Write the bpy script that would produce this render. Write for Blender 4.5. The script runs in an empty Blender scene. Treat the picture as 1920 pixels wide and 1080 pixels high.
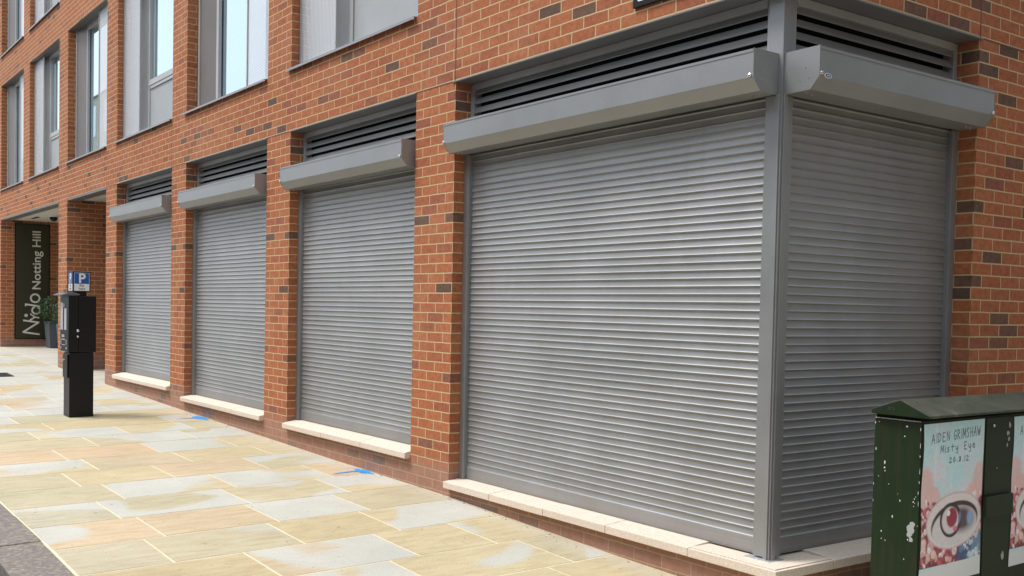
import bpy, bmesh, math, random
import numpy as np
from mathutils import Vector, Matrix
R = math.radians
random.seed(7)
scene = bpy.context.scene
COL = scene.collection

# ------------------------------------------------------------------ camera
CAM_LOC = (3.36494, -4.25625, 1.16591)
YAW, PIT, ROL, FPX = 0.612152, -0.033772, 0.019400, 1926.455
F = Vector((-math.cos(YAW)*math.cos(PIT), math.sin(YAW)*math.cos(PIT), math.sin(PIT)))
Rv = F.cross(Vector((0, 0, 1))).normalized()
Uv = Rv.cross(F)
R2 = Rv*math.cos(ROL)+Uv*math.sin(ROL)
U2 = -Rv*math.sin(ROL)+Uv*math.cos(ROL)
cd = bpy.data.cameras.new("camera")
cam = bpy.data.objects.new("camera", cd)
COL.objects.link(cam)
m = Matrix((R2, U2, -F)).transposed().to_4x4()
m.translation = Vector(CAM_LOC)
cam.matrix_world = m
cd.sensor_fit = 'HORIZONTAL'
cd.sensor_width = 36.0
cd.lens = FPX/1920*36
cd.shift_x = 0.036354
cd.shift_y = 0.053069
cd.clip_start = 0.05
cd.clip_end = 600
scene.camera = cam

# ------------------------------------------------------------------ light
SUN_EL, SUN_AZ = 60, 215          # azimuth: compass style, 180 = straight in front of the facade (-y)
world = bpy.data.worlds.new("World")
scene.world = world
world.use_nodes = True
nt = world.node_tree
bg = nt.nodes["Background"]
sky = nt.nodes.new("ShaderNodeTexSky")
sky.sky_type = 'NISHITA'
sky.sun_disc = False
sky.sun_elevation = R(SUN_EL)
sky.sun_rotation = R(SUN_AZ)
sky.air_density = 1.0
sky.dust_density = 4.0
sky.ozone_density = 1.0
tc = nt.nodes.new("ShaderNodeTexCoord")
nz = nt.nodes.new("ShaderNodeTexNoise")
nz.inputs["Scale"].default_value = 1.6
nz.inputs["Detail"].default_value = 5
nt.links.new(tc.outputs["Generated"], nz.inputs["Vector"])
cr = nt.nodes.new("ShaderNodeValToRGB")
cr.color_ramp.elements[0].position = 0.25
cr.color_ramp.elements[0].color = (0.5, 0.5, 0.5, 1)
cr.color_ramp.elements[1].position = 0.7
cr.color_ramp.elements[1].color = (0.95, 0.95, 0.95, 1)
nt.links.new(nz.outputs["Fac"], cr.inputs["Fac"])
mx = nt.nodes.new("ShaderNodeMixRGB")
mx.inputs["Color2"].default_value = (8.8, 9.7, 10.7, 1)      # cloud layer
nt.links.new(cr.outputs["Color"], mx.inputs["Fac"])
nt.links.new(sky.outputs["Color"], mx.inputs["Color1"])
nt.links.new(mx.outputs["Color"], bg.inputs["Color"])
bg.inputs["Strength"].default_value = 0.12
sd = bpy.data.lights.new("sun", 'SUN')
sd.energy = 2.0
sd.angle = R(18)
sd.color = (1.0, 0.97, 0.93)
sun = bpy.data.objects.new("sun", sd)
COL.objects.link(sun)
a = R(SUN_AZ)
dirv = Vector((math.sin(a)*math.cos(R(SUN_EL)), math.cos(a)*math.cos(R(SUN_EL)), math.sin(R(SUN_EL))))
sun.rotation_euler = dirv.to_track_quat('Z', 'Y').to_euler()
sun.location = dirv*30
scene.view_settings.view_transform = 'Standard'
scene.view_settings.look = 'None'
scene.view_settings.gamma = 1.0
scene.view_settings.exposure = 0.58

# ------------------------------------------------------------------ node helpers
def new_mat(name):
    mt = bpy.data.materials.new(name)
    mt.use_nodes = True
    t = mt.node_tree
    return mt, t, t.nodes["Principled BSDF"]
def N(t, typ, **kw):
    n = t.nodes.new(typ)
    for k, v in kw.items():
        if k in n.inputs: n.inputs[k].default_value = v
        else: setattr(n, k, v)
    return n
def L(t, a, b): t.links.new(a, b)
def ramp(t, src, stops, interp='LINEAR'):
    n = t.nodes.new("ShaderNodeValToRGB")
    n.color_ramp.interpolation = interp
    e = n.color_ramp.elements
    while len(e) > 1: e.remove(e[-1])
    e[0].position = stops[0][0]; e[0].color = (*stops[0][1], 1)
    for p, c in stops[1:]:
        x = e.new(p); x.color = (*c, 1)
    L(t, src, n.inputs["Fac"])
    return n
def mixc(t, fac, a, b, mode='MIX'):
    n = t.nodes.new("ShaderNodeMixRGB"); n.blend_type = mode
    for i, v in ((0, fac), (1, a), (2, b)):
        if isinstance(v, (int, float)): n.inputs[i].default_value = v
        elif isinstance(v, tuple): n.inputs[i].default_value = (*v, 1) if len(v) == 3 else v
        else: L(t, v, n.inputs[i])
    return n.outputs[0]
def math_(t, op, a, b=None, clamp=False):
    n = t.nodes.new("ShaderNodeMath"); n.operation = op; n.use_clamp = clamp
    for i, v in ((0, a), (1, b)):
        if v is None: continue
        if isinstance(v, (int, float)): n.inputs[i].default_value = v
        else: L(t, v, n.inputs[i])
    return n.outputs[0]
def noise(t, vec, scale, detail=3, rough=.5, dist=0):
    n = N(t, "ShaderNodeTexNoise")
    n.inputs["Scale"].default_value = scale
    n.inputs["Detail"].default_value = detail
    n.inputs["Roughness"].default_value = rough
    n.inputs["Distortion"].default_value = dist
    if vec is not None: L(t, vec, n.inputs["Vector"])
    return n
def bump(t, h, strength, dist, bsdf):
    n = N(t, "ShaderNodeBump")
    n.inputs["Strength"].default_value = strength
    n.inputs["Distance"].default_value = dist
    L(t, h, n.inputs["Height"]); L(t, n.outputs[0], bsdf.inputs["Normal"])
def world_pos(t):
    return N(t, "ShaderNodeNewGeometry").outputs["Position"]

# ------------------------------------------------------------------ materials
def brick_mat(name, dark_share=.12, warm=1.0):
    mt, t, b = new_mat(name)
    uv = N(t, "ShaderNodeUVMap", uv_map="UVMap").outputs[0]
    wob = noise(t, uv, 9, 2)
    v2 = N(t, "ShaderNodeVectorMath", operation='MULTIPLY_ADD')
    L(t, wob.outputs["Color"], v2.inputs[0]); v2.inputs[1].default_value = (.006, .006, 0); L(t, uv, v2.inputs[2])
    br = N(t, "ShaderNodeTexBrick")
    br.offset = .5; br.offset_frequency = 2; br.squash = 1
    L(t, v2.outputs[0], br.inputs["Vector"])
    for k, v in (("Scale", 1), ("Mortar Size", .0047), ("Mortar Smooth", .25), ("Bias", 0), ("Brick Width", .225), ("Row Height", .075)):
        br.inputs[k].default_value = v
    br.inputs["Color1"].default_value = (0, 0, 0, 1); br.inputs["Color2"].default_value = (1, 1, 1, 1); br.inputs["Mortar"].default_value = (.3, .3, .3, 1)
    d = 1-dark_share
    rc = ramp(t, br.outputs["Color"], [(0, (.40*warm, .138, .064)), (d*.3, (.44*warm, .160, .074)), (d*.6, (.42*warm, .146, .066)), (d*.85, (.38*warm, .128, .062)),
              (d-.06, (.34*warm, .115, .064)), (d-.015, (.28*warm, .105, .07)), (d, (.19, .10, .072)), (1, (.13, .078, .060))])
    n1 = noise(t, uv, 26, 5, .65)
    n2 = noise(t, uv, 140, 3, .6)
    n3 = noise(t, uv, 1.3, 4, .6)
    c = mixc(t, 1.0, rc.outputs[0], ramp(t, n1.outputs["Fac"], [(.3, (.72, .71, .70)), (.7, (1.18, 1.16, 1.12))]).outputs[0], 'MULTIPLY')
    c = mixc(t, 1.0, c, ramp(t, n2.outputs["Fac"], [(.3, (.86, .85, .84)), (.7, (1.12, 1.12, 1.12))]).outputs[0], 'MULTIPLY')
    # faint efflorescence / weathering
    c = mixc(t, math_(t, 'MULTIPLY', ramp(t, n3.outputs["Fac"], [(.5, (0, 0, 0)), (.8, (1, 1, 1))]).outputs[0], .22), c, (.50, .33, .25))
    mort = mixc(t, n1.outputs["Fac"], (.64, .49, .28), (.50, .375, .21))
    c = mixc(t, br.outputs["Fac"], c, mort)
    # splash zone: dusty purplish courses just above the paving
    pos = world_pos(t)
    sep = N(t, "ShaderNodeSeparateXYZ"); L(t, pos, sep.inputs[0])
    hgt = math_(t, 'ADD', sep.outputs[2], math_(t, 'MULTIPLY', sep.outputs[0], .0225))   # height above the sloping pavement
    hn = math_(t, 'ADD', hgt, math_(t, 'MULTIPLY', math_(t, 'SUBTRACT', noise(t, pos, 5, 4, .6).outputs["Fac"], .5), .16))
    fz = ramp(t, math_(t, 'ADD', math_(t, 'MULTIPLY', hn, 2.0), .72), [(.36, (1, 1, 1)), (.66, (0, 0, 0))]).outputs[0]
    dust = mixc(t, noise(t, pos, 14, 5, .7).outputs["Fac"], (.20, .11, .085), (.46, .33, .27))
    c = mixc(t, math_(t, 'MULTIPLY', fz, .62), c, dust)
    L(t, c, b.inputs["Base Color"])
    b.inputs["Roughness"].default_value = .9
    b.inputs["Specular IOR Level"].default_value = .25
    h = math_(t, 'SUBTRACT', math_(t, 'MULTIPLY', n2.outputs["Fac"], .25), br.outputs["Fac"])
    bump(t, h, .55, .006, b)
    return mt

def metal_mat(name, col, metallic=.55, rough=.42, grain=.05):
    mt, t, b = new_mat(name)
    pos = world_pos(t)
    n1 = noise(t, pos, 400, 2, .6)
    n2 = noise(t, pos, 2.2, 5, .6)
    c = mixc(t, 1.0, col, ramp(t, n1.outputs["Fac"], [(.3, (1-grain*2,)*3), (.7, (1+grain*2,)*3)]).outputs[0], 'MULTIPLY')
    c = mixc(t, 1.0, c, ramp(t, n2.outputs["Fac"], [(.3, (.90, .90, .89)), (.7, (1.06, 1.06, 1.07))]).outputs[0], 'MULTIPLY')
    L(t, c, b.inputs["Base Color"])
    b.inputs["Metallic"].default_value = metallic
    L(t, math_(t, 'ADD', math_(t, 'MULTIPLY', n2.outputs["Fac"], .16), rough-.08), b.inputs["Roughness"])
    bump(t, n1.outputs["Fac"], .08, .001, b)
    return mt

def plain(name, col, rough=.6, metallic=0, spec=.5):
    mt, t, b = new_mat(name)
    pos = world_pos(t)
    n = noise(t, pos, 30, 4, .6)
    c = mixc(t, 1.0, col, ramp(t, n.outputs["Fac"], [(.3, (.88,)*3), (.7, (1.08,)*3)]).outputs[0], 'MULTIPLY')
    L(t, c, b.inputs["Base Color"])
    b.inputs["Roughness"].default_value = rough
    b.inputs["Metallic"].default_value = metallic
    b.inputs["Specular IOR Level"].default_value = spec
    return mt

M = {}
M['brick'] = brick_mat("red_brick", .035)
M['brick_side'] = brick_mat("red_brick_side_wall", .15)
M['alu'] = metal_mat("grey_powder_coat", (.32, .325, .33), .45, .42)
M['slat'] = metal_mat("shutter_lath_grey", (.355, .355, .355), .60, .46, .03)
def lath_tone():
    t = M['slat'].node_tree; b = t.nodes["Principled BSDF"]
    src = b.inputs["Base Color"].links[0].from_socket
    pos = world_pos(t)
    mp = N(t, "ShaderNodeMapping"); mp.inputs["Scale"].default_value = (.35, .35, 24); L(t, pos, mp.inputs[0])
    a_ = noise(t, mp.outputs[0], 1, 2, .6)
    mp2 = N(t, "ShaderNodeMapping"); mp2.inputs["Scale"].default_value = (17, 17, .9); L(t, pos, mp2.inputs[0])
    d_ = noise(t, mp2.outputs[0], 1, 4, .65)
    c = mixc(t, 1.0, src, ramp(t, a_.outputs["Fac"], [(.3, (.90, .90, .90)), (.7, (1.07, 1.07, 1.07))]).outputs[0], 'MULTIPLY')
    c = mixc(t, math_(t, 'MULTIPLY', ramp(t, d_.outputs["Fac"], [(.52, (0, 0, 0)), (.78, (1, 1, 1))]).outputs[0], .2), c, (.27, .26, .245))
    L(t, c, b.inputs["Base Color"])
lath_tone()
M['louvre'] = metal_mat("louvre_grey", (.30, .295, .285), .25, .5)
M['lintel'] = metal_mat("steel_lintel", (.20, .195, .19), .35, .45)
M['frame'] = metal_mat("window_frame_grey", (.48, .475, .465), .35, .45)
M['panel'] = metal_mat("spandrel_panel_grey", (.40, .41, .41), .2, .5)
M['panel_brown'] = metal_mat("side_panel_grey_brown", (.21, .185, .175), .3, .5)
M['bolt'] = metal_mat("zinc_bolt", (.75, .75, .76), .9, .2)
M['dark'] = plain("dark_void", (.012, .012, .012), .9, 0, .1)
M['black'] = plain("black_paint", (.005, .0055, .006), .42, 0, .3)
M['white'] = plain("white_enamel", (.75, .76, .76), .35)
M['blue'] = plain("parking_blue", (.012, .085, .36), .35)
M['ink'] = plain("black_ink", (.03, .03, .03), .6)
M['soffit'] = plain("soffit_white", (.62, .60, .53), .8)
M['mastic'] = plain("movement_joint_mastic", (.16, .06, .04), .8)
M['lead'] = plain("lead_flashing", (.42, .43, .44), .5, .3)
M['planter'] = plain("planter_grey", (.10, .12, .14), .5)
M['banner'] = plain("olive_sign_board", (.030, .030, .009), .55)
M['banner_text'] = plain("cream_lettering", (.72, .72, .62), .5)
M['grate'] = plain("cast_iron", (.04, .042, .045), .6, .3)
M['bark'] = plain("bark", (.10, .07, .05), .9)
M['plate'] = plain("silver_panel", (.55, .57, .60), .35, .3)

def glass_mat():
    mt, t, b = new_mat("window_glass")
    b.inputs["Base Color"].default_value = (.52, .64, .69, 1)
    b.inputs["Roughness"].default_value = .015
    b.inputs["Metallic"].default_value = .9
    pos = world_pos(t)
    bump(t, noise(t, pos, 1.1, 1).outputs["Fac"], .02, .02, b)
    return mt
M['glass'] = glass_mat()

def stone_mat():
    mt, t, b = new_mat("reconstituted_stone")
    pos = world_pos(t)
    n1 = noise(t, pos, 3, 5, .6); n2 = noise(t, pos, 60, 3, .6)
    c = mixc(t, n1.outputs["Fac"], (.73, .63, .52), (.69, .565, .465))
    c = mixc(t, 1.0, c, ramp(t, n2.outputs["Fac"], [(.3, (.85,)*3), (.7, (1.06,)*3)]).outputs[0], 'MULTIPLY')
    L(t, c, b.inputs["Base Color"]); b.inputs["Roughness"].default_value = .85
    bump(t, n2.outputs["Fac"], .3, .003, b)
    return mt
M['stone'] = stone_mat()

def slab_mat():
    mt, t, b = new_mat("sandstone_paving")
    pos = world_pos(t)
    at = N(t, "ShaderNodeVertexColor", layer_name="slab").outputs["Color"]
    sp = N(t, "ShaderNodeSeparateColor"); L(t, at, sp.inputs[0])
    r_, g_, b_ = sp.outputs[0], sp.outputs[1], sp.outputs[2]
    off = N(t, "ShaderNodeCombineXYZ")
    L(t, math_(t, 'MULTIPLY', g_, 60), off.inputs[0]); L(t, math_(t, 'MULTIPLY', r_, 47), off.inputs[1])
    vv = N(t, "ShaderNodeVectorMath", operation='ADD'); L(t, pos, vv.inputs[0]); L(t, off.outputs[0], vv.inputs[1])
    big = noise(t, vv.outputs[0], 1.15, 1.2, .4, .3)
    # grey-blue flame through the buff stone
    f = math_(t, 'SUBTRACT', big.outputs["Fac"], math_(t, 'SUBTRACT', .80, math_(t, 'MULTIPLY', b_, .56)))
    f = math_(t, 'MULTIPLY', f, 26, True)
    f = math_(t, 'ADD', f, 0, True)
    st = N(t, "ShaderNodeMapping"); st.inputs["Scale"].default_value = (7, 1.6, 1); L(t, vv.outputs[0], st.inputs[0])
    grain = noise(t, st.outputs[0], 2.6, 6, .65, .5)
    fine = noise(t, pos, 130, 4, .7)
    med = noise(t, vv.outputs[0], 4, 5, .6)
    buff = ramp(t, r_, [(0, (.52, .435, .27)), (.35, (.56, .48, .31)), (.6, (.48, .435, .30)), (.85, (.58, .44, .29)), (1, (.47, .44, .325))]).outputs[0]
    buff = mixc(t, 1.0, buff, ramp(t, grain.outputs["Fac"], [(.3, (.84, .80, .76)), (.55, (1, 1, 1)), (.75, (1.08, 1.05, 1.0))]).outputs[0], 'MULTIPLY')
    grey = mixc(t, med.outputs["Fac"], (.47, .475, .44), (.57, .57, .53))
    c = mixc(t, math_(t, 'MULTIPLY', f, .86), buff, grey)
    c = mixc(t, 1.0, c, ramp(t, fine.outputs["Fac"], [(.3, (.80,.79,.77)), (.7, (1.12,)*3)]).outputs[0], 'MULTIPLY')
    # cement dust along the foot of the wall and general soiling
    sep = N(t, "ShaderNodeSeparateXYZ"); L(t, pos, sep.inputs[0])
    yy = math_(t, 'ADD', sep.outputs[1], math_(t, 'MULTIPLY', math_(t, 'SUBTRACT', noise(t, pos, 6, 4, .6).outputs["Fac"], .5), .16))
    fw = ramp(t, math_(t, 'ADD', math_(t, 'MULTIPLY', yy, 2.5), 1.0), [(.45, (0, 0, 0)), (.82, (1, 1, 1))]).outputs[0]
    c = mixc(t, math_(t, 'MULTIPLY', fw, .45), c, (.52, .49, .42))
    blot = noise(t, pos, 1.0, 5, .6)
    c = mixc(t, 1.0, c, ramp(t, blot.outputs["Fac"], [(.35, (.90, .90, .89)), (.65, (1.04, 1.04, 1.04))]).outputs[0], 'MULTIPLY')
    spot = noise(t, pos, 23, 2, .5)
    c = mixc(t, math_(t, 'MULTIPLY', ramp(t, spot.outputs["Fac"], [(.70, (0, 0, 0)), (.76, (1, 1, 1))]).outputs[0], .6), c, (.16, .13, .10))
    L(t, c, b.inputs["Base Color"]); b.inputs["Roughness"].default_value = .72
    b.inputs["Specular IOR Level"].default_value = .3
    h = math_(t, 'ADD', math_(t, 'MULTIPLY', grain.outputs["Fac"], 1.0), math_(t, 'MULTIPLY', fine.outputs["Fac"], .3))
    bump(t, h, .25, .006, b)
    return mt
M['slab'] = slab_mat()

def speck_mat(name, c1, c2, c3, scale=60, rough=.85, b_=.4):
    mt, t, b = new_mat(name)
    pos = world_pos(t)
    n1 = noise(t, pos, scale, 4, .7); n2 = noise(t, pos, 3.0, 5, .65, .6)
    c = mixc(t, n2.outputs["Fac"], c1, c2)
    c = mixc(t, ramp(t, n1.outputs["Fac"], [(.45, (0, 0, 0)), (.7, (1, 1, 1))]).outputs[0], c, c3)
    L(t, c, b.inputs["Base Color"]); b.inputs["Roughness"].default_value = rough
    bump(t, math_(t, 'ADD', n1.outputs["Fac"], n2.outputs["Fac"]), b_, .01, b)
    return mt
M['kerb'] = speck_mat("granite_kerb", (.20, .165, .13), (.12, .118, .125), (.33, .28, .22), 26)
M['asphalt'] = speck_mat("asphalt", (.014, .014, .015), (.018, .018, .019), (.03, .03, .032), 90)
M['jointing'] = speck_mat("cream_jointing", (.68, .60, .42), (.62, .54, .37), (.74, .66, .48), 40)
M['soil'] = speck_mat("ground", (.10, .095, .085), (.08, .08, .075), (.14, .13, .12), 20)
M['render'] = speck_mat("pale_render", (.45, .42, .33), (.38, .35, .27), (.5, .47, .38), 8)
M['slate'] = speck_mat("roof_slate", (.10, .11, .12), (.07, .08, .09), (.14, .15, .16), 12)
M['side_stock'] = speck_mat("dark_stock_brick", (.14, .10, .075), (.10, .075, .06), (.17, .12, .09), 8)
M['spray'] = plain("blue_marking_spray", (.02, .30, .80), .7)

def cabinet_mat():
    mt, t, b = new_mat("green_cabinet_paint")
    pos = world_pos(t)
    n1 = noise(t, pos, 7, 5, .65); n2 = noise(t, pos, 33, 3, .5); n3 = noise(t, pos, 120, 3, .6)
    c = mixc(t, n1.outputs["Fac"], (.004, .015, .004), (.012, .027, .008))
    st = N(t, "ShaderNodeMapping"); st.inputs["Scale"].default_value = (30, 30, 2.5); L(t, pos, st.inputs[0])
    streak = noise(t, st.outputs[0], 1, 4, .6)
    c = mixc(t, math_(t, 'MULTIPLY', ramp(t, streak.outputs["Fac"], [(.5, (0, 0, 0)), (.75, (1, 1, 1))]).outputs[0], .5), c, (.035, .028, .015))
    c = mixc(t, ramp(t, n2.outputs["Fac"], [(.765, (0, 0, 0)), (.78, (1, 1, 1))]).outputs[0], c, (.55, .58, .52))
    L(t, c, b.inputs["Base Color"])
    b.inputs["Roughness"].default_value = .5; b.inputs["Specular IOR Level"].default_value = .3
    bump(t, n3.outputs["Fac"], .15, .002, b)
    return mt
M['cab'] = cabinet_mat()
def lid_mat():
    mt, t, b = new_mat("weathered_lid_paint")
    pos = world_pos(t)
    n1 = noise(t, pos, 5, 6, .7, .6); n3 = noise(t, pos, 60, 4, .7)
    c = ramp(t, n1.outputs["Fac"], [(.3, (.012, .026, .010)), (.45, (.030, .040, .022)), (.62, (.060, .060, .038)), (.78, (.18, .20, .20))]).outputs[0]
    c = mixc(t, 1.0, c, ramp(t, n3.outputs["Fac"], [(.3, (.7,)*3), (.7, (1.2,)*3)]).outputs[0], 'MULTIPLY')
    L(t, c, b.inputs["Base Color"]); b.inputs["Roughness"].default_value = .6
    bump(t, n3.outputs["Fac"], .2, .002, b)
    return mt
M['lid'] = lid_mat()

def vcol_mat(name, rough=.4):
    mt, t, b = new_mat(name)
    at = N(t, "ShaderNodeVertexColor", layer_name="print").outputs["Color"]
    L(t, at, b.inputs["Base Color"]); b.inputs["Roughness"].default_value = rough
    pos = world_pos(t)
    bump(t, noise(t, pos, 9, 3).outputs["Fac"], .25, .01, b)
    return mt
M['poster'] = vcol_mat("printed_poster")

def screen_mat():
    mt, t, b = new_mat("perforated_metal")
    uv = N(t, "ShaderNodeUVMap", uv_map="UVMap").outputs[0]
    sp = N(t, "ShaderNodeSeparateXYZ"); L(t, uv, sp.inputs[0])
    fx = math_(t, 'ABSOLUTE', math_(t, 'SUBTRACT', math_(t, 'FRACT', math_(t, 'DIVIDE', sp.outputs[0], .028)), .5))
    fy = math_(t, 'ABSOLUTE', math_(t, 'SUBTRACT', math_(t, 'FRACT', math_(t, 'DIVIDE', sp.outputs[1], .016)), .5))
    hole = math_(t, 'MULTIPLY', math_(t, 'LESS_THAN', fx, .35), math_(t, 'LESS_THAN', fy, .29))
    b.inputs["Base Color"].default_value = (.78, .79, .81, 1)
    b.inputs["Metallic"].default_value = .2; b.inputs["Roughness"].default_value = .45
    tr = N(t, "ShaderNodeBsdfTransparent"); mxs = N(t, "ShaderNodeMixShader")
    L(t, hole, mxs.inputs[0]); L(t, b.outputs[0], mxs.inputs[1]); L(t, tr.outputs[0], mxs.inputs[2])
    L(t, mxs.outputs[0], t.nodes["Material Output"].inputs["Surface"])
    return mt
M['screen'] = screen_mat()

def leaf_mat():
    mt, t, b = new_mat("box_leaf")
    inf = N(t, "ShaderNodeVertexColor", layer_name="leaf").outputs["Color"]
    c = ramp(t, inf, [(0, (.015, .045, .012)), (.6, (.035, .085, .02)), (1, (.07, .13, .035))]).outputs[0]
    L(t, c, b.inputs["Base Color"]); b.inputs["Roughness"].default_value = .5
    return mt
M['leaf'] = leaf_mat()

# ------------------------------------------------------------------ mesh helpers
class MB:
    def __init__(s): s.v = []; s.f = []; s.uv = []; s.mi = []
    def quad(s, pts, uvs=None, mi=0):
        i = len(s.v); s.v += [tuple(p) for p in pts]; s.f.append(tuple(range(i, i+len(pts))))
        if uvs is None: uvs = [(p[0], p[2]) for p in pts]
        s.uv += list(uvs); s.mi.append(mi)
    def box(s, x0, x1, y0, y1, z0, z1, uf=None, skip='', u0=None, mi=0):
        uf = uf or (lambda x: x)
        # each face with metric UVs that wrap round the corners
        uL, uR = uf(x0), uf(x1)
        zz = lambda z: z+75
        def q(a, b, c, d, us):
            s.quad([a, b, c, d], us, mi)
        if 'f' not in skip: q((x0,y0,z0),(x1,y0,z0),(x1,y0,z1),(x0,y0,z1), [(uL,zz(z0)),(uR,zz(z0)),(uR,zz(z1)),(uL,zz(z1))])
        if 'b' not in skip: q((x1,y1,z0),(x0,y1,z0),(x0,y1,z1),(x1,y1,z1), [(uR,zz(z0)),(uL,zz(z0)),(uL,zz(z1)),(uR,zz(z1))])
        d = y1-y0; o = uR if u0 is None else u0-y0*0
        if 'r' not in skip: q((x1,y0,z0),(x1,y1,z0),(x1,y1,z1),(x1,y0,z1), [(o,zz(z0)),(o+d,zz(z0)),(o+d,zz(z1)),(o,zz(z1))])
        if 'l' not in skip: q((x0,y1,z0),(x0,y0,z0),(x0,y0,z1),(x0,y1,z1), [(uL-d,zz(z0)),(uL,zz(z0)),(uL,zz(z1)),(uL-d,zz(z1))])
        if 't' not in skip: q((x0,y0,z1),(x1,y0,z1),(x1,y1,z1),(x0,y1,z1), [(uL,y0),(uR,y0),(uR,y1),(uL,y1)])
        if 'd' not in skip: q((x0,y1,z0),(x1,y1,z0),(x1,y0,z0),(x0,y0,z0), [(uL,y1),(uR,y1),(uR,y0),(uL,y0)])
        return s
    def prism(s, prof, x0, x1, axis='x', mi=0, caps=True):
        # prof: list of (a,b) counter-clockwise seen from +axis; axis x: (y,z), axis y: (x,z), axis z: (x,y)
        def P(a, b, c):
            return {'x': (c, a, b), 'y': (a, c, b), 'z': (a, b, c)}[axis]
        n = len(prof); i = len(s.v)
        s.v += [P(a, b, x0) for a, b in prof]+[P(a, b, x1) for a, b in prof]
        for k in range(n):
            j = (k+1) % n
            s.f.append((i+k, i+j, i+n+j, i+n+k)); s.uv += [(0, 0)]*4; s.mi.append(mi)
        if caps:
            s.f.append(tuple(i+k for k in reversed(range(n)))); s.uv += [(0, 0)]*n; s.mi.append(mi)
            s.f.append(tuple(i+n+k for k in range(n))); s.uv += [(0, 0)]*n; s.mi.append(mi)
        return s
    def cyl(s, c, axis, r, h, n=16, dome=0, mi=0):
        # short cylinder starting at c running h along axis vector
        ax = Vector(axis).normalized(); t = ax.orthogonal().normalized(); w = ax.cross(t); c = Vector(c)
        rings = [(r, 0), (r, h)] + ([(r*.8, h+dome*.6), (r*.4, h+dome)] if dome else [])
        i = len(s.v)
        for rr, hh in rings:
            s.v += [tuple(c+ax*hh+(t*math.cos(2*math.pi*k/n)+w*math.sin(2*math.pi*k/n))*rr) for k in range(n)]
        for q in range(len(rings)-1):
            for k in range(n):
                j = (k+1) % n
                s.f.append((i+q*n+k, i+q*n+j, i+(q+1)*n+j, i+(q+1)*n+k)); s.uv += [(0, 0)]*4; s.mi.append(mi)
        s.f.append(tuple(i+(len(rings)-1)*n+k for k in range(n))); s.uv += [(0, 0)]*n; s.mi.append(mi)
        s.f.append(tuple(i+k for k in reversed(range(n)))); s.uv += [(0, 0)]*n; s.mi.append(mi)
        return s
    def build(s, name, mat, parent=None, bevel=0, smooth=False, weld=True):
        me = bpy.data.meshes.new(name)
        me.from_pydata(s.v, [], s.f)
        uvl = me.uv_layers.new(name="UVMap")
        for k, uv in enumerate(s.uv): uvl.data[k].uv = uv
        mats = mat if isinstance(mat, (list, tuple)) else [mat]
        for mm in mats: me.materials.append(mm)
        for k, p in enumerate(me.polygons): p.material_index = s.mi[k]; p.use_smooth = smooth
        o = bpy.data.objects.new(name, me); COL.objects.link(o)
        if parent is not None: o.parent = parent
        if weld:
            bm = bmesh.new(); bm.from_mesh(me); bmesh.ops.remove_doubles(bm, verts=bm.verts, dist=1e-5)
            bm.to_mesh(me); bm.free()
        if bevel:
            bv = o.modifiers.new("bevel", 'BEVEL'); bv.width = bevel; bv.segments = 2; bv.limit_method = 'ANGLE'; bv.angle_limit = R(40)
            bv.harden_normals = False
        return o
def tag(o, label=None, cat=None, group=None, kind=None):
    if label: o["label"] = label
    if cat: o["category"] = cat
    if group: o["group"] = group
    if kind: o["kind"] = kind
    return o
def thing(name, label, cat, loc=(0, 0, 0), rz=0, group=None):
    o = bpy.data.objects.new(name, None); COL.objects.link(o)
    o.location = loc; o.rotation_euler = (0, 0, rz); o.empty_display_size = .1
    return tag(o, label, cat, group)
def text_mesh(name, s, size, mat, parent, loc, rot, ext=.001, shear=0, align='LEFT', space=1, bold=0, scale=(1, 1, 1)):
    cu = bpy.data.curves.new(name, 'FONT'); cu.body = s; cu.size = size; cu.extrude = ext
    cu.align_x = align; cu.shear = shear; cu.space_character = space; cu.offset = bold
    tmp = bpy.data.objects.new(name+"_tmp", cu); COL.objects.link(tmp)
    bpy.context.view_layer.update()
    me = bpy.data.meshes.new_from_object(tmp.evaluated_get(bpy.context.evaluated_depsgraph_get()))
    bpy.data.objects.remove(tmp)
    me.materials.clear(); me.materials.append(mat)
    o = bpy.data.objects.new(name, me); COL.objects.link(o)
    o.parent = parent; o.location = loc; o.rotation_euler = rot; o.scale = scale
    return o
def stroke(mb, pts, w, d0, d1, plane):
    """ribbon of width w along pts (2D), lying in a plane; plane(a,b,d) -> xyz"""
    n = len(pts); L_, R_ = [], []
    for i, p in enumerate(pts):
        a_ = Vector(pts[max(i-1, 0)]); b_ = Vector(pts[min(i+1, n-1)])
        d = (b_-a_).normalized(); nn = Vector((-d.y, d.x))
        ww = w if not isinstance(w, (list, tuple)) else w[i]
        L_.append(Vector(p)+nn*ww/2); R_.append(Vector(p)-nn*ww/2)
    for i in range(n-1):
        for dd, flip in ((d1, 0),):
            q = [L_[i], R_[i], R_[i+1], L_[i+1]]
            mb.quad([plane(v.x, v.y, dd) for v in q], [(0, 0)]*4)
        for A in (L_, R_):
            mb.quad([plane(A[i].x, A[i].y, d0), plane(A[i+1].x, A[i+1].y, d0), plane(A[i+1].x, A[i+1].y, d1), plane(A[i].x, A[i].y, d1)], [(0, 0)]*4)

# ------------------------------------------------------------------ ground
GX = [-60, -25, -20.2, -15.12, -12.26, -8.77, -4.7, -3, -1.24, 1, 6, 60]
GZ = [.9, .20, .15, .012, -.067, -.146, -.225, -.25, -.31, -.36, -.45, -1.2]
def gz(x, y=0): return float(np.interp(x, GX, GZ))+.015*max(min(y, 6), -6)
KERB0, KERB1 = -2.835, -3.135

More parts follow.
